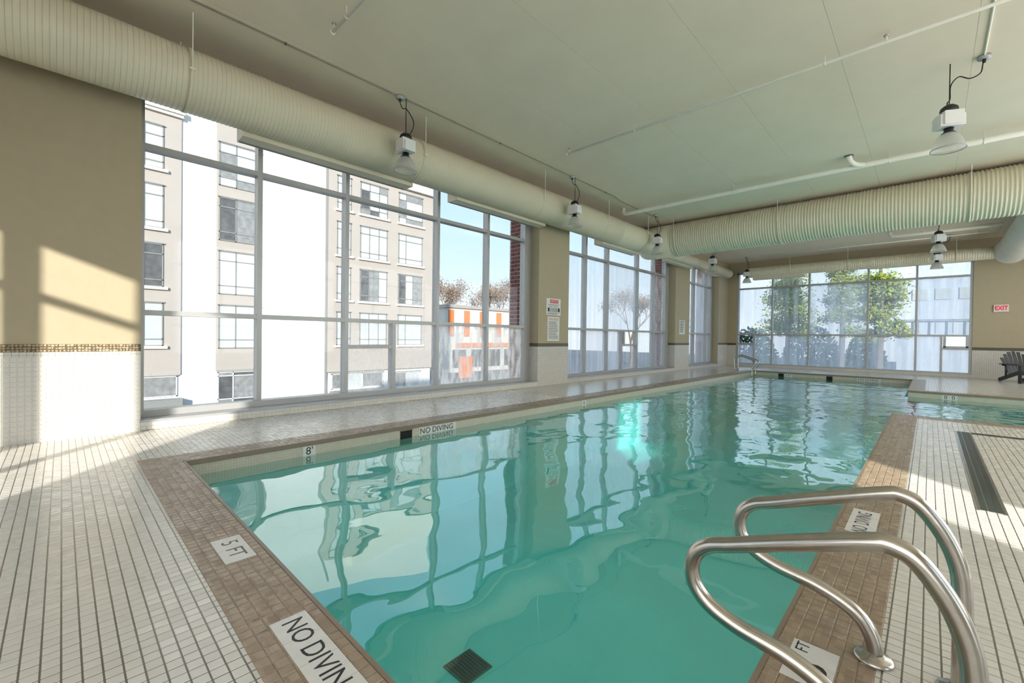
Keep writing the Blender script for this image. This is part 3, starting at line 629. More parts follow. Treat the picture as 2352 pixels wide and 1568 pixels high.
MB().lathe([(LDR-0.005, 10.6), (LDR-0.005, 12.9)], 56, (LDX, 0, LDZ), 'Y').build('plain_section', M['duct'], d1, True)
for y in (1.01, 4.12, 7.18, 9.75, 11.9):
    s_ = strap((LDX, 0, LDZ), LDR+0.002, y, 'Y').build('strap', M['duct'], d1, True)
    for sx in (1, -1): MB().tube([(LDX+sx*(LDR+0.012), y, LDZ-0.03), (LDX+sx*(LDR+0.012), y, ZC)], 0.006, 8).build('hanger_rod', M['pipe'], s_)
    bx(LDX+LDR, LDX+LDR+0.028, y-0.03, y+0.03, LDZ-0.02, LDZ-0.005).build('clip', M['pipe'], s_)
for (y0, y1, zb) in ((1.62, 4.18, 3.755), (5.14, 7.75, 3.765), (10.2, 12.3, 3.77)):
    q = bx(-6.72, -6.44, y0, y1, zb, 3.96).build('diffuser', M['duct'], d1)
    bx(-6.70, -6.66, y0+0.02, y1-0.02, zb-0.004, zb+0.002).build('slot', M['alum_dark'], q)
TY, TZ, TR = 13.15, 4.245, 0.505
d2 = empty('air_duct', (-1, TY, TZ), 'large cream corrugated trunk duct crossing the pool hall', 'duct', 'painted round ducts under the ceiling')
ribbed((0, TY, TZ), TR-0.012, -5.75, XR, 'X', 0.062, 0.011, 64, True).build('barrel', M['duct'], d2, True)
MB().lathe([(TR-0.05, -6.74), (TR-0.01, -6.62), (TR-0.004, -6.4), (TR-0.004, -5.7)], 56, (0, TY, TZ), 'X', True).build('elbow', M['duct'], d2, True)
for x in (-5.55, -2.85, 0.55, 2.8):
    s_ = strap((0, TY, TZ), TR+0.003, x, 'X').build('strap', M['duct'], d2, True)
    MB().tube([(x, TY-TR-0.012, TZ-0.02), (x, TY-TR-0.012, ZC)], 0.007, 8).build('hanger_rod', M['pipe'], s_)
d3 = empty('air_duct', (-6.34, 17, 4.06), 'short cream branch duct with open end beyond the trunk duct', 'duct', 'painted round ducts under the ceiling')
MB().lathe([(0.176, 13.4), (0.176, 20.1), (0.165, 20.1), (0.165, 19.6), (0.0, 19.6)], 40, (-6.34, 0, 4.056), 'Y').build('barrel', M['duct'], d3, True)
for y in (15.0, 18.2):
    s_ = strap((-6.34, 0, 4.056), 0.177, y, 'Y').build('strap', M['duct'], d3, True); MB().tube([(-6.34, y, 4.23), (-6.34, y, ZC)], 0.006, 8).build('hanger_rod', M['pipe'], s_)
bx(-6.62, -6.42, 14.2, 16.4, 3.84, 3.96).build('diffuser', M['duct'], d3); bx(-6.62, -6.42, 17.6, 19.2, 3.86, 3.96).build('diffuser', M['duct'], d3)
BY, BZ, BR = 21.0, 4.14, 0.21
d4 = empty('air_duct', (-2, BY, BZ), 'thin cream ribbed duct above the far end window', 'duct', 'painted round ducts under the ceiling')
ribbed((0, BY, BZ), BR, -5.8, 3.9, 'X', 0.06, 0.006, 40, False).build('barrel', M['duct'], d4, True)
for (x0, x1, zb) in ((-5.6, -3.7, 3.82), (-1.7, 0.95, 3.92)): bx(x0, x1, BY-0.12, BY+0.16, zb, 4.0).build('diffuser', M['duct'], d4)
for x in (-4.2, -2.3, 0.6):
    s_ = strap((0, BY, BZ), BR+0.004, x, 'X').build('strap', M['duct'], d4, True); MB().tube([(x, BY-BR-0.01, BZ), (x, BY-BR-0.01, ZC)], 0.006, 8).build('hanger_rod', M['pipe'], s_)
d5 = empty('air_duct', (1.95, 17, 4.2), 'smooth white fat duct dropping from the trunk toward the far wall', 'duct', 'painted round ducts under the ceiling')
EXD = [(1.92, 12.9, 4.28), (1.92, 19.0, 4.28), (1.91, 20.2, 4.24), (1.86, 20.75, 4.18), (1.8, 21.05, 4.15)]
MB().tube(bez(EXD, 8), 0.40, 44).build('barrel', M['duct_white'], d5, True)
for y in (15.2, 17.2, 18.9): MB().lathe([(0.40, y-0.012), (0.408, y-0.008), (0.408, y+0.008), (0.40, y+0.012)], 44, (1.92, 0, 4.28), 'Y').build('seam', M['duct_white'], d5, True)

# ------------------------------------------------------------------ pipes and conduit
def pipe(name, pts, r, label, heads=(), hangers=(), smooth_n=1, flanges=()):
    g = empty(name, pts[0], label, 'pipe')
    MB().tube(pts if smooth_n == 1 else bez(pts, smooth_n), r, 16).build('run', M['pipe'], g, True)
    for p in heads:
        h = MB().lathe([(r*0.9, 0), (r*0.9, r+0.02), (0.012, r+0.025), (0.012, r+0.05)], 12, p).build('sprinkler_head', M['pipe'], g, True)
        MB().lathe([(0.012, r+0.05), (0.026, r+0.052), (0.026, r+0.058), (0.0, r+0.06)], 12, p).build('deflector', M['steel'], h, True)
    for p in hangers:
        h = MB().lathe([(r+0.001, -0.012), (r+0.005, -0.012), (r+0.005, 0.012), (r+0.001, 0.012)], 16, p, 'X').build('clamp', M['pipe'], g, True)
        MB().tube([(p[0], p[1], p[2]+r), (p[0], p[1], ZC)], 0.005, 6).build('hanger_rod', M['pipe'], h)
    for p, ax in flanges: MB().lathe([(0.0, -0.01), (r*1.5, -0.01), (r*1.5, 0.01), (0.0, 0.01)], 16, p, ax).build('flange', M['pipe'], g, True)
    return g
pz = 4.66
pipe('sprinkler_pipe', [(-4.98, 6.6, pz), (XR, 6.6, pz)], 0.019, 'thin white sprinkler pipe crossing the ceiling over the water', heads=[(-4.93, 6.6, pz), (-0.42, 6.6, pz)], hangers=[(-1.0, 6.6, pz), (-3.6, 6.6, pz)], flanges=[((-4.98, 6.6, pz), 'X')])
pipe('sprinkler_pipe', [(-4.97, 2.14, 4.65), (-2.5, 2.14, 4.65)], 0.019, 'short white sprinkler pipe at the top edge of the picture', heads=[(-4.93, 2.14, 4.65)], hangers=[(-4.62, 2.14, 4.65)], flanges=[((-4.97, 2.14, 4.65), 'X')])
pg = pipe('drain_pipe', [(-6.12, 10.7, ZC), (-6.12, 10.7, 4.66), (-6.09, 10.7, 4.62), (-6.03, 10.7, 4.6), (-5.5, 10.7, 4.6), (-2.0, 10.72, 4.6), (XR, 10.78, 4.6)], 0.05, 'thick cream pipe crossing in front of the trunk duct', hangers=[(-4.9, 10.7, 4.6), (-3.3, 10.71, 4.6), (-0.6, 10.74, 4.6), (0.6, 10.75, 4.6)])
MB().tube(bez([(-0.95, 10.73, 4.6), (-1.08, 10.66, 4.62), (-1.16, 10.55, 4.68), (-1.18, 10.5, ZC)], 6), 0.048, 16).build('branch_elbow', M['pipe'], pg, True)
MB().lathe([(0.0, 0.0), (0.075, 0.0), (0.075, 0.012), (0, 0.012)], 20, (-1.18, 10.5, ZC-0.012)).build('escutcheon', M['alum_dark'], pg)
pipe('sprinkler_pipe', [(-4.85, 19.5, 4.58), (1.45, 19.5, 4.58)], 0.022, 'thin sprinkler pipe near the far wall', heads=[(-3, 19.5, 4.58)], hangers=[(-4.0, 19.5, 4.58), (-1.4, 19.5, 4.58), (1.0, 19.5, 4.58)])
pipe('drain_pipe', [(-0.98, 18.6, ZC), (-0.98, 18.6, 4.66), (-0.94, 18.6, 4.61), (-0.85, 18.6, 4.6), (1.45, 18.6, 4.6)], 0.055, 'thick cream pipe near the far wall behind the trunk duct', hangers=[(-0.2, 18.6, 4.6)])
cd = empty('conduit', (-5.76, 5, ZC), 'thin conduit along the ceiling linking the lamps beside the window wall', 'conduit')
MB().tube([(-5.76, -2.3, ZC-0.012), (-5.76, 9.6, ZC-0.012), (-5.85, 10.1, ZC-0.012), (-5.85, 11.9, ZC-0.012)], 0.008, 8).build('run', M['conduit'], cd)
for y in (1.9, 5.6, 9.2): bx(-5.775, -5.745, y-0.01, y+0.01, ZC-0.022, ZC-0.001).build('clip', M['alum_dark'], cd)

# ------------------------------------------------------------------ pendant lamps
def lamp():
    g = empty('pendant_lamp', (0, 0, 0)); zc = 1.09          # origin at the rim centre, ceiling zc above
    MB().tube([(0, 0, 0.50), (0, 0, zc)], 0.006, 8).build('hanger_rod', M['black'], g)
    MB().lathe([(0.0, 0.46), (0.085, 0.46), (0.092, 0.50), (0.085, 0.53), (0.05, 0.56), (0.015, 0.575), (0, 0.575)], 24).build('cap', M['black'], g, True)
    b = MB(); b.box(-0.13, 0.13, -0.085, 0.085, 0.275, 0.42); b.box(-0.10, 0.10, -0.11, 0.11, 0.29, 0.46)
    b.build('ballast_box', M['white'], g)
    MB().lathe([(0.0, 0.27), (0.05, 0.27), (0.045, 0.235), (0.06, 0.215), (0.075, 0.205), (0.0, 0.2)], 20).build('neck', M['black'], g, True)
    s_ = MB().lathe([(0.055, 0.205), (0.085, 0.19), (0.115, 0.15), (0.14, 0.095), (0.158, 0.04), (0.17, 0.0), (0.167, 0.0), (0.155, 0.04), (0.137, 0.095), (0.112, 0.148), (0.082, 0.187), (0.055, 0.202)], 36).build('shade', M['shade'], g, True)
    MB().lathe([(0.168, -0.004), (0.174, -0.004), (0.174, 0.006), (0.168, 0.006)], 36).build('rim', M['alum'], s_, True)
    MB().lathe([(0.0, 0.075), (0.02, 0.08), (0.035, 0.11), (0.03, 0.16), (0.02, 0.2), (0.0, 0.2)], 16).build('bulb', M['white'], g, True)
    return g
proto = lamp()
def cordset(g, pts, box):
    o_ = ORG[g]; t = -g.rotation_euler.z
    rt = lambda p: (o_[0]+(p[0]-o_[0])*math.cos(t)-(p[1]-o_[1])*math.sin(t), o_[1]+(p[0]-o_[0])*math.sin(t)+(p[1]-o_[1])*math.cos(t), p[2])
    pts = [rt(p) for p in pts]; box = rt(box)
    MB().tube(bez(pts, 8), 0.007, 8).build('cord', M['blackcord'], g, True)
    MB().lathe([(0.0, -0.045), (0.06, -0.04), (0.065, -0.03), (0.065, 0.0), (0.0, 0.0)], 20, box).build('junction_box', M['alum'], g, True)
    MB().lathe([(0.0, -0.09), (0.016, -0.085), (0.02, -0.045), (0.0, -0.045)], 12, box).build('cord_grip', M['black'], g, True)
LAMPS = [(-5.75, 3.6, 'pendant lamp with glass shade in front of the widest window'),
         (-5.75, 7.93, 'pendant lamp hanging before the column with the two posted signs'),
         (-5.75, 12.0, 'pendant lamp against the left end of the trunk duct'),
         (-5.75, 16.45, 'pendant lamp beyond the trunk duct near the open branch duct end'),
         (-5.75, 20.6, 'pendant lamp at the far left corner before the end window'),
         (0.13, 7.9, 'nearest pendant lamp, hanging high at the right over the deck'),
         (0.13, 16.6, 'pendant lamp just under the trunk duct on the right, upper of two'),
         (0.13, 20.35, 'pendant lamp against the far window on the right, lower of two')]
for i, (x, y, lab) in enumerate(LAMPS):
    g = proto if i == 0 else copy_tree(proto)
    g.location = (x, y, 3.68); ORG[g] = (x, y, 3.68)
    g.rotation_euler.z = 0.5 if x > 0 else 0
    tag(g, lab, 'lamp', 'industrial pendant lamps')
for i, (x, y, lab) in enumerate(LAMPS):
    g = [o for o in bpy.data.objects if o.get('label') == lab][0]
    if x < 0: cordset(g, [(x-0.01, y-0.1, ZC-0.10), (x, y-0.06, ZC-0.17), (x+0.02, y+0.0, ZC-0.17), (x+0.05, y+0.10, ZC-0.33), (x+0.03, y+0.08, ZC-0.48), (x, y+0.0, 4.19)], (x-0.01, y-0.1, ZC))
    else: cordset(g, [(x+0.29, y+0.05, ZC-0.09), (x+0.27, y+0.05, ZC-0.2), (x+0.18, y+0.03, ZC-0.24), (x+0.08, y+0.01, ZC-0.19), (x+0.01, y, ZC-0.28), (x+0.005, y-0.005, ZC-0.45), (x-0.02, y-0.01, 4.27), (x, y, 4.19)], (x+0.30, y+0.05, ZC))
c2 = empty('conduit', (0.43, 6, ZC), 'short white conduit dropping to the nearest right-hand lamp box', 'conduit')
MB().tube([(0.43, 5.0, ZC-0.012), (0.43, 7.9, ZC-0.012)], 0.011, 8).build('run', M['pipe'], c2); bx(0.41, 0.45, 6.5, 6.53, ZC-0.025, ZC).build('clip', M['pipe'], c2)

# ------------------------------------------------------------------ signs
def board(name, y0, y1, z0, z1, label, cat='sign', group=None):
    g = empty(name, (XW+0.004, (y0+y1)/2, z0), label, cat, group)
    bx(XW+0.0005, XW+0.006, y0, y1, z0, z1).build('board', M['sign'], g); return g
WX = XW+0.0065
g = board('notice_sign', 8.36, 8.93, 1.76, 2.178, 'white notice with red header on the nearer column, the upper one')
bx(WX-0.001, WX+0.001, 8.50, 8.83, 2.065, 2.15).build('header', M['red'], g)
text('NOTICE', 'lettering', M['sign'], g, (WX+0.0015, 8.665, 2.107), LW, LE, 0.075, 0.0005)
text('NO LIFEGUARD ON DUTY', 'lettering', M['ink'], g, (WX, 8.645, 2.02), LW, LE, 0.045, 0.0005, stretch=0.85)
text('SWIM AT OWN RISK', 'lettering', M['ink'], g, (WX, 8.645, 1.975), LW, LE, 0.04, 0.0005)
for y in (8.41, 8.82): bx(WX-0.001, WX+0.001, y, y+0.07, 1.845, 1.945).build('symbol', M['ink'], g)
for y in (8.52, 8.60, 8.68, 8.75): bx(WX-0.001, WX+0.001, y, y+0.035, 1.84, 1.945).build('symbol', M['inkgrey'], g)
bx(WX-0.001, WX+0.001, 8.40, 8.89, 1.815, 1.822).build('rule', M['ink'], g); bx(WX-0.001, WX+0.001, 8.40, 8.80, 1.785, 1.80).build('text_line', M['inkgrey'], g)
g = board('rules_sign', 8.41, 8.89, 1.11, 1.72, 'tall white list of pool rules on the nearer column, the lower one')
text('POOL RULES', 'lettering', M['red'], g, (WX, 8.65, 1.655), LW, LE, 0.085, 0.0005, stretch=0.8)
for k in range(11): bx(WX-0.001, WX+0.001, 8.45, 8.45+random.uniform(0.27, 0.40), 1.58-k*0.04, 1.594-k*0.04).build('text_line', M['inkgrey'], g)
bx(WX-0.001, WX+0.001, 8.43, 8.87, 1.155, 1.16).build('rule', M['ink'], g)
g = board('rules_sign', 16.32, 16.84, 1.38, 1.92, 'white notice on the farther column near the far window')
bx(WX-0.001, WX+0.001, 16.40, 16.76, 1.85, 1.875).build('text_line', M['ink'], g)
for k in range(9): bx(WX-0.001, WX+0.001, 16.38, 16.38+random.uniform(0.25, 0.40), 1.78-k*0.04, 1.80-k*0.04).build('text_line', M['inkgrey'], g)
g = empty('exit_sign', (1.70, YB, 2.25), 'white exit sign with red letters on the far beige wall', 'sign')
bx(1.535, 1.875, YB-0.05, YB, 2.255, 2.49).build('housing', M['white'], g)
text('EXIT', 'lettering', M['exitred'], g, (1.705, YB-0.051, 2.372), (1, 0, 0), LE, 0.20, 0.002, stretch=0.72, bold=0.007)
g = empty('wall_outlet', (XW, 21.1, 0.4), 'small white outlet plate on the wall at the far left corner', 'outlet')
bx(XW+0.003, XW+0.010, 21.02, 21.14, 0.30, 0.48).build('plate', M['white'], g); bx(XW+0.009, XW+0.012, 21.06, 21.10, 0.35, 0.43).build('socket', M['sign'], g)

# ------------------------------------------------------------------ adirondack chair
ch = empty('lounge_chair', (2.12, 20.35, 0), 'black slatted garden lounge chair by the far tiled wall', 'chair')
def cb(name, c, ax, ay, az, hx, hy, hz):
    return MB().obox(Vector(c)+Vector(ORG[ch]), ax, ay, az, hx, hy, hz).build(name, M['black'], ch)
def n3(*v): return Vector(v).normalized()
X1 = Vector((1, 0, 0))
for s_ in (-1, 1):
    d = n3(0, 0.93, -0.33); cb('side_rail', (s_*0.29, 0.12, 0.20), X1, d, X1.cross(d), 0.014, 0.46, 0.055)
    cb('leg', (s_*0.32, -0.30, 0.27), X1, (0, 1, 0), (0, 0, 1), 0.016, 0.05, 0.27)
    cb('armrest', (s_*0.35, -0.02, 0.555), X1, (0, 1, 0), (0, 0, 1), 0.07, 0.38, 0.013)
    cb('back_post', (s_*0.30, 0.26, 0.33), X1, (0, 1, 0), (0, 0, 1), 0.014, 0.03, 0.21)
for k in range(6):
    y = -0.31+k*0.09; cb('seat_slat', (0, y, 0.385-0.30*(y+0.31)), X1, n3(0, 1, -0.3), n3(0, 0.3, 1), 0.30, 0.040, 0.011)
for k in range(7):
    a = (k-3)*0.055; d = n3(math.sin(a), 0.42, 0.92); hgt = 0.40-abs(k-3)**2*0.012
    cb('back_slat', (0.085*(k-3)+math.sin(a)*hgt*0.5, 0.16+0.42*hgt, 0.22+0.92*hgt), n3(math.cos(a), 0, -math.sin(a)), n3(0, 0.92, -0.42), d, 0.040, 0.010, hgt)
cb('apron', (0, -0.345, 0.33), X1, (0, 1, 0), (0, 0, 1), 0.31, 0.012, 0.06); cb('back_brace', (0, 0.33, 0.53), X1, (0, 1, 0), (0, 0, 1), 0.36, 0.012, 0.03)
ch.rotation_euler.z = math.radians(27)

# ------------------------------------------------------------------ outdoors: brick piers of this building
def brickpier(y, label):
    g = empty('brick_pier', (-7.68, y+0.3, -3.5), label, 'pillar', 'red brick piers outside the window wall')
    bx(-7.90, -7.44, y+0.008, y+0.6, -3.5, 5.2).build('mortar_core', M['bmortar'], g)
    full = MB().box(-0.095, 0.095, -0.01, 0.02, -0.040, 0.040).mesh('brick', M['brick']); half = MB().box(-0.105, 0.105, -0.01, 0.02, -0.040, 0.040).mesh('brick', M['brick'])
    quarter = MB().box(-0.045, 0.045, -0.01, 0.02, -0.040, 0.040).mesh('brick', M['brick'])
    for k in range(48):
        z = -0.28+k*0.1
        if k % 2:
            place('brick', full, g, (-7.555, y, z)); place('brick', full, g, (-7.755, y, z))
        else:
            place('brick', quarter, g, (-7.50, y, z)); place('brick', full, g, (-7.655, y, z)); place('brick', quarter, g, (-7.81, y, z))
    return g
brickpier(8.07, 'red brick pier outside the right edge of the widest window')
brickpier(15.96, 'red brick pier outside the right edge of the middle window')
brickpier(20.56, 'red brick pier outside the narrow far window')

# ------------------------------------------------------------------ outdoors: ground and street
GZ = -3.6
tag(bx(-140, -7.5, -60, 140, GZ-0.2, GZ).build('ground', M['asphalt']), kind='structure')
tag(bx(-7.5, 80, 22.4, 140, GZ-0.2, GZ).build('street_ground', M['asphalt']), kind='structure')
tag(bx(-7.5, 80, -60, -2.8, GZ-0.2, GZ).build('yard_ground', M['asphalt']), kind='structure')
tag(bx(4.4, 80, -2.8, 22.4, GZ-0.2, GZ).build('side_ground', M['asphalt']), kind='structure')

# apartment block
FX = -28.0
ap = empty('apartment_building', (FX-4, 10, GZ), 'tall beige and white apartment block across the street', 'building')
bx(FX-9, FX-0.08, -22, 19.95, GZ, 16.0).build('wall', M['stucco_white'], ap)
bx(FX-0.34, FX, -4.5, 4.28, -1.0, 12.2).build('bay', M['stucco_beige'], ap)
bx(FX-0.34, FX, 5.82, 8.02, -0.85, 13.2).build('bay', M['stucco_beige'], ap)
bx(FX-0.34, FX+0.1, 11.87, 20.0, -1.25, 11.9).build('bay', M['stucco_beige'], ap)
bx(FX-0.34, FX+0.35, 13.9, 20.35, 11.9, 13.1).build('cornice', M['cornice'], ap)
bx(FX-0.34, FX+0.15, -4.5, 4.35, 12.2, 12.35).build('cornice', M['cornice'], ap); bx(FX-0.34, FX+0.25, -4.5, 4.4, 12.35, 12.6).build('cornice', M['cornice'], ap)
bx(FX-0.09, FX+0.04, 11.74, 11.86, GZ, 15).build('downpipe', M['wframe'], ap)
for z in (8.0, 8.18, 5.0, 5.2, 2.0, 2.2, 11.0, 11.2):
    for (a, b_) in ((4.3, 5.8), (8.04, 11.7)): bx(FX-0.09, FX-0.07, a, b_, z, z+0.025).build('reveal_line', M['cornice'], ap)
def awin(y0, y1, z0, z1, cols, rows, mats, x=FX, sill=True, fr='wframe'):
    f = MB(); w = 0.05; d0, d1 = x+0.004, x+0.05
    f.box(d0, d1, y0, y0+w, z0, z1); f.box(d0, d1, y1-w, y1, z0, z1); f.box(d0, d1, y0, y1, z0, z0+w); f.box(d0, d1, y0, y1, z1-w, z1)
    for c in cols: f.box(d0, d1, y0+(y1-y0)*c-w/2, y0+(y1-y0)*c+w/2, z0, z1)
    for c in rows: f.box(d0, d1, y0, y1, z0+(z1-z0)*c-w/2, z0+(z1-z0)*c+w/2)
    o = f.build('window', M[fr], ap)
    cs = [0]+list(cols)+[1]; rs = [0]+list(rows)+[1]
    for i in range(len(cs)-1):
        for k in range(len(rs)-1):
            bx(x-0.01, x+0.02, y0+(y1-y0)*cs[i], y0+(y1-y0)*cs[i+1], z0+(z1-z0)*rs[k], z0+(z1-z0)*rs[k+1]).build('pane', M[mats[(i*7+k*3) % len(mats)]], o)
    bx(x-0.01, x+0.08, y0-0.05, y1+0.05, z1, z1+0.05).build('lintel', M['wframe'], o)
    if sill: bx(x-0.01, x+0.14, y0-0.12, y1+0.18, z0-0.14, z0).build('sill', M['cornice'], o)
BL, DK, GY = 'pane_blind', 'pane_dark', 'pane_grey'
FL = [(9.4, 11.55), (6.42, 8.58), (3.48, 5.64), (0.5, 2.68)]
for i, (z0, z1) in enumerate(FL):
    awin(2.1, 3.55, z0, z1, [0.48], [0.16, 0.76], [[BL], [BL], [GY, DK, BL], [BL]][i])
    awin(5.92, 7.95, z0-0.15, z1+0.05, [0.40], [0.2, 0.78], [[BL, BL, BL, GY], [DK, GY, DK], [BL, BL, GY], [BL]][i], sill=False)
    awin(12.42, 13.35, z0, z1, [0.5], [0.2, 0.78], [BL, BL, GY], x=FX+0.1)
    awin(14.01, 16.03, z0, z1, [0.33, 0.68], [0.18, 0.77], [[GY, BL, BL, DK], [BL], [DK, GY, BL], [BL]][i], x=FX+0.1)
    awin(16.95, 18.97, z0, z1, [0.3] if i != 2 else [0.3, 0.6], [0.18, 0.78], [[BL, GY], [BL], [DK, BL, GY], [BL]][i], x=FX+0.1)
awin(5.92, 7.95, -3.2, -0.95, [0.36], [0.33, 0.9], [GY, DK], x=FX-0.07, sill=False, fr='wframe_white')
awin(1.5, 4.15, -2.1, -1.05, [0.35], [], [DK, GY], x=FX-0.07, sill=False, fr='wframe_white')
awin(12.2, 15.9, -2.4, -1.4, [0.2, 0.58], [], [GY, BL], x=FX-0.07, sill=False, fr='wframe_white')
awin(16.6, 19.0, -2.6, -1.5, [0.5], [], [GY, BL], x=FX-0.07, sill=False, fr='wframe_white')
bx(FX-0.3, FX+0.5, 1.3, 4.3, -2.6, -2.2).build('canopy', M['wframe'], ap)
bx(FX-0.3, FX+0.5, 12.1, 15.9, -3.0, -2.5).build('canopy', M['wframe'], ap); bx(FX-0.3, FX+0.5, 16.5, 19.0, -3.1, -2.65).build('canopy', M['wframe'], ap)

# orange store
st = empty('corner_store', (-48, 41, GZ), 'low pale store with orange wall panels beyond the apartment block', 'building')
bx(-56, -45, 34.7, 50, GZ, 4.9).build('wall', M['storewall'], st); bx(-56.3, -44.7, 34.4, 50.3, 4.9, 5.3).build('roof', M['storeroof'], st)
for a, b_ in ((34.8, 35.6), (37.4, 38.3), (40.2, 41.4), (43.4, 44.3), (46.6, 47.5)): bx(-45.02, -44.85, a, b_, 1.2, 4.6).build('orange_panel', M['orange'], st)
for a, b_ in ((35.7, 37.3), (38.4, 40.1), (44.4, 46.4)): bx(-45.02, -44.9, a, b_, 1.6, 4.2).build('white_panel', M['white'], st)
for k in range(4): bx(-45.02, -44.92, 35.5+k*3.2, 37.8+k*3.2, -3.0, -0.6).build('window', M['pane_dark'], st)
bx(-45.02, -44.8, 36, 46, -0.3, 0.3).build('sign_band', M['orange'], st)
ps = empty('pylon_sign', (-33, 27.6, GZ), 'orange sign panel on a post in the parking lot', 'sign')
bx(-33.1, -32.9, 26.9, 28.5, -2.9, -0.8).build('panel', M['orange'], ps); bx(-33.08, -32.92, 27.6, 27.8, GZ, -2.9).build('post', M['wframe'], ps)

# trees
def bare_tree(loc, h, label, seed, leaf=None, nleaf=0, spread=0.5):
    rnd = random.Random(seed); g = empty('bare_tree' if not nleaf else 'leafy_tree', loc, label, 'tree'); tr = MB(); tips = []
    def br(p, d, ln, r, lv):
        q = p+d*ln; tr.tube([p, (p+q)/2+Vector((rnd.uniform(-1, 1), rnd.uniform(-1, 1), 0))*ln*0.05, q], [r, r*0.8, r*0.6], 5, False)
        if lv == 0: tips.append(q); return
        if lv < 3: tips.append(q)
        for _ in range(3 if lv > 1 else 4):
            nd = (d+Vector((rnd.uniform(-1, 1), rnd.uniform(-1, 1), rnd.uniform(-0.25, 0.7)))*spread*1.3).normalized(); br(q, nd, ln*rnd.uniform(0.6, 0.8), r*0.55, lv-1)
    br(Vector(loc), Vector((0, 0, 1)), h*0.32, h*0.022, 5)
    tr.build('trunk', M['bark'], g)
    if nleaf:
        lf = MB()
        for _ in range(nleaf):
            c = rnd.choice(tips)+Vector((rnd.gauss(0, 1), rnd.gauss(0, 1), rnd.gauss(0, 0.8)))*h*0.045
            a = Vector((rnd.gauss(0, 1), rnd.gauss(0, 1), rnd.gauss(0, 1))).normalized(); b2 = a.orthogonal().normalized(); s_ = h*rnd.uniform(0.005, 0.011)
            lf.add([c-a*s_, c+b2*s_*0.6, c+a*s_, c-b2*s_*0.6], [(0, 1, 2, 3)])
        tag(lf.build('foliage', M[leaf], g), kind='stuff')
    return g
bare_tree((-63, 46, GZ), 15, 'bare brown tree behind the left end of the orange store', 3, 'leaf_dry', 4500)
bare_tree((-61, 58, GZ), 14.5, 'bare twiggy tree behind the middle of the orange store', 4, 'leaf_dry', 4500)
bare_tree((-50, 56, GZ), 15, 'tall bare tree right of the orange store', 5, 'leaf_dry', 4500)
bare_tree((-36, 66, GZ), 13, 'bare tree with dry leaves left in the fogged middle window', 6, 'leaf_dry', 4500)
bare_tree((-24, 60, GZ), 10, 'small leafless tree right in the fogged middle window', 8)
def leafy(loc, h, w, label, seed, n=9000, z0=0.25):
    """dense evergreen: straight trunk, limbs and clumped foliage"""
    rnd = random.Random(seed); g = empty('leafy_tree', loc, label, 'tree'); L = Vector(loc)
    MB().tube([L, L+Vector((0.1, 0, h*0.5)), L+Vector((0, 0, h*0.96))], [h*0.022, h*0.015, h*0.004], 7).build('trunk', M['bark'], g)
    lf = MB(); lm = MB()
    for c in range(46):
        t = rnd.uniform(z0, 1.0); a = rnd.uniform(0, 6.283); rr = w*(1.08-t)**0.7*rnd.uniform(0.35, 1.0)
        c0 = L+Vector((math.cos(a)*rr, math.sin(a)*rr, t*h)); lm.tube([L+Vector((0, 0, t*h-0.3*rr)), c0], [0.06, 0.02], 4, False)
        sz = w*rnd.uniform(0.20, 0.36)
        for _ in range(n//46):
            q = c0+Vector((rnd.gauss(0, 1), rnd.gauss(0, 1), rnd.gauss(0, 0.6)))*sz*0.6
            u = Vector((rnd.gauss(0, 1), rnd.gauss(0, 1), rnd.gauss(0, 0.6))).normalized(); b2 = u.orthogonal().normalized(); k = rnd.uniform(0.07, 0.16)
            lf.add([q-u*k, q+b2*k*0.6, q+u*k, q-b2*k*0.6], [(0, 1, 2, 3)])
    tag(lm.build('limb', M['bark'], g), kind='stuff'); tag(lf.build('foliage', M['leaf_y'], g), kind='stuff')
leafy((-9.6, 47, GZ), 12.5, 2.6, 'yellow-green tree at the left of the far window', 11, z0=0.42)
leafy((-5.9, 50, GZ), 13.5, 2.0, 'hazy yellow-green tree in the middle of the far window', 12, z0=0.5)
leafy((-2.6, 40, GZ), 12.5, 2.1, 'bright yellow-green tree right of centre in the far window', 13, 12000, z0=0.40)
def hedge(loc, w, h, label, seed):
    rnd = random.Random(seed); g = empty('shrub', loc, label, 'shrub', 'dark shrubs across the street'); lf = MB(); L = Vector(loc)
    for _ in range(2200):
        u = rnd.uniform(-1, 1); c = L+Vector((u*w, rnd.uniform(-1, 1)*1.2, h*math.sqrt(max(0.05, 1-u*u*0.8))*rnd.uniform(0.1, 1)))
        a = Vector((rnd.gauss(0, 1), rnd.gauss(0, 1), rnd.gauss(0, 1))).normalized(); b2 = a.orthogonal().normalized(); s_ = rnd.uniform(0.12, 0.26)
        lf.add([c-a*s_, c+b2*s_*0.7, c+a*s_, c-b2*s_*0.7], [(0, 1, 2, 3)])
    lf.build('foliage', M['leaf_g'], g)
    for k in range(3): MB().tube([L+Vector(((k-1)*w*0.4, 0, 0)), L+Vector(((k-1)*w*0.5, 0, h*0.7))], 0.12, 6).build('stem', M['bark'], g)
hedge((-14.5, 54, GZ), 2.6, 6.2, 'dark green shrub behind the left edge of the far window', 21)
hedge((-8.8, 54, GZ), 2.6, 6.4, 'dark green shrub behind the second pane of the far window', 22)
hedge((-4.3, 51.8, GZ), 1.6, 5.6, 'dark green shrub behind the middle pane of the far window', 23)
fb = empty('pale_building', (2.5, 56, GZ), 'pale blue-grey building filling the right side of the far window', 'building')
bx(-2.2, 12, 54, 62, GZ, 9.5).build('wall', M['farwall'], fb); bx(-2.4, 12.2, 53.8, 62.2, 9.5, 9.9).build('roof', M['wframe'], fb)
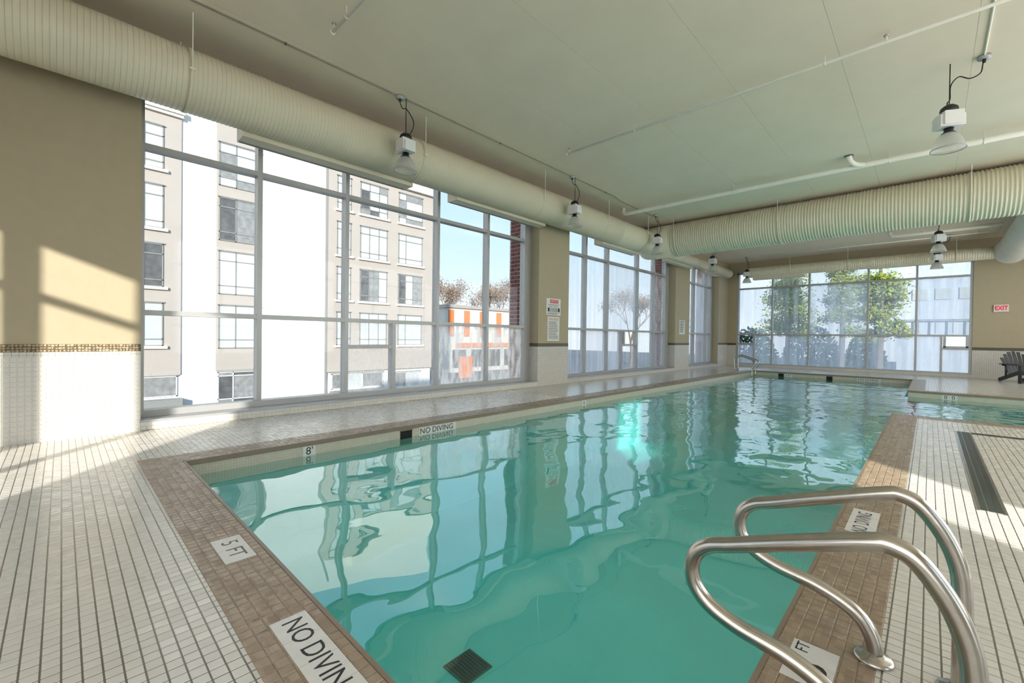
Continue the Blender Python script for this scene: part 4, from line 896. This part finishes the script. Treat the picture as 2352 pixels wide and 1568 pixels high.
for k in range(5): bx(-1.2+k*1.5, -0.2+k*1.5, 53.93, 54.02, 5.0, 6.0).build('window', M['pane_blind'], fb)
for k in range(5): bx(-1.9+k*1.1, -1.82+k*1.1, 53.6, 53.7, 2.0, 3.2).build('railing_post', M['wframe'], fb)
bx(-2.2, 6, 53.6, 53.68, 3.15, 3.25).build('railing', M['wframe'], fb)
def car(loc, rz, paint, label):
    g = empty('parked_car', loc, label, 'car', 'cars in the street outside'); b = MB()
    prof_ = [(-2.1, 0.3), (-2.15, 0.75), (-1.9, 0.9), (-1.3, 0.98), (-0.7, 1.42), (0.6, 1.45), (1.25, 0.98), (2.0, 0.85), (2.12, 0.6), (2.1, 0.3)]
    n = len(prof_); L = Vector(loc)
    for s_ in (-1, 1): b.add([L+Vector((x, s_*(0.85 if z < 1.0 else 0.68), z)) for x, z in prof_], [tuple(range(n)) if s_ < 0 else tuple(range(n))[::-1]])
    b.f += [(i, i+n, (i+1) % n+n, (i+1) % n) for i in range(n)]; b.mi += [0]*n
    b.build('body', M[paint], g)
    w = MB(); w.box(loc[0]-0.95, loc[0]+0.85, loc[1]-0.80, loc[1]+0.80, loc[2]+1.02, loc[2]+1.33); w.build('glazing', M['pane_dark'], g)
    for sx in (-1.35, 1.35):
        for sy in (-0.8, 0.8): MB().lathe([(0.0, -0.1), (0.32, -0.1), (0.32, 0.1), (0.0, 0.1)], 16, (loc[0]+sx, loc[1]+sy, loc[2]+0.32), 'Y').build('wheel', M['tyre'], g)
    g.rotation_euler.z = rz; return g
car((-5.6, 31, GZ), 0.1, 'car_white', 'white car in the street beyond the far window')
car((-3.6, 34, GZ), 0.05, 'car_red', 'red car in the street beyond the left of the far window')
car((-0.4, 30, GZ), 0.1, 'car_red', 'red car in the street beyond the right of the far window')
car((-24, 25.5, GZ), 1.3, 'car_dark', 'dark car below the right end of the widest window')
car((-22, 30, GZ), 1.4, 'car_white', 'white car in the parking lot below the orange sign')
car((-20, 38, GZ), 1.4, 'car_dark', 'dark car below the middle window')
car((-16, 40, GZ), 1.4, 'car_dark', 'second dark car below the middle window')
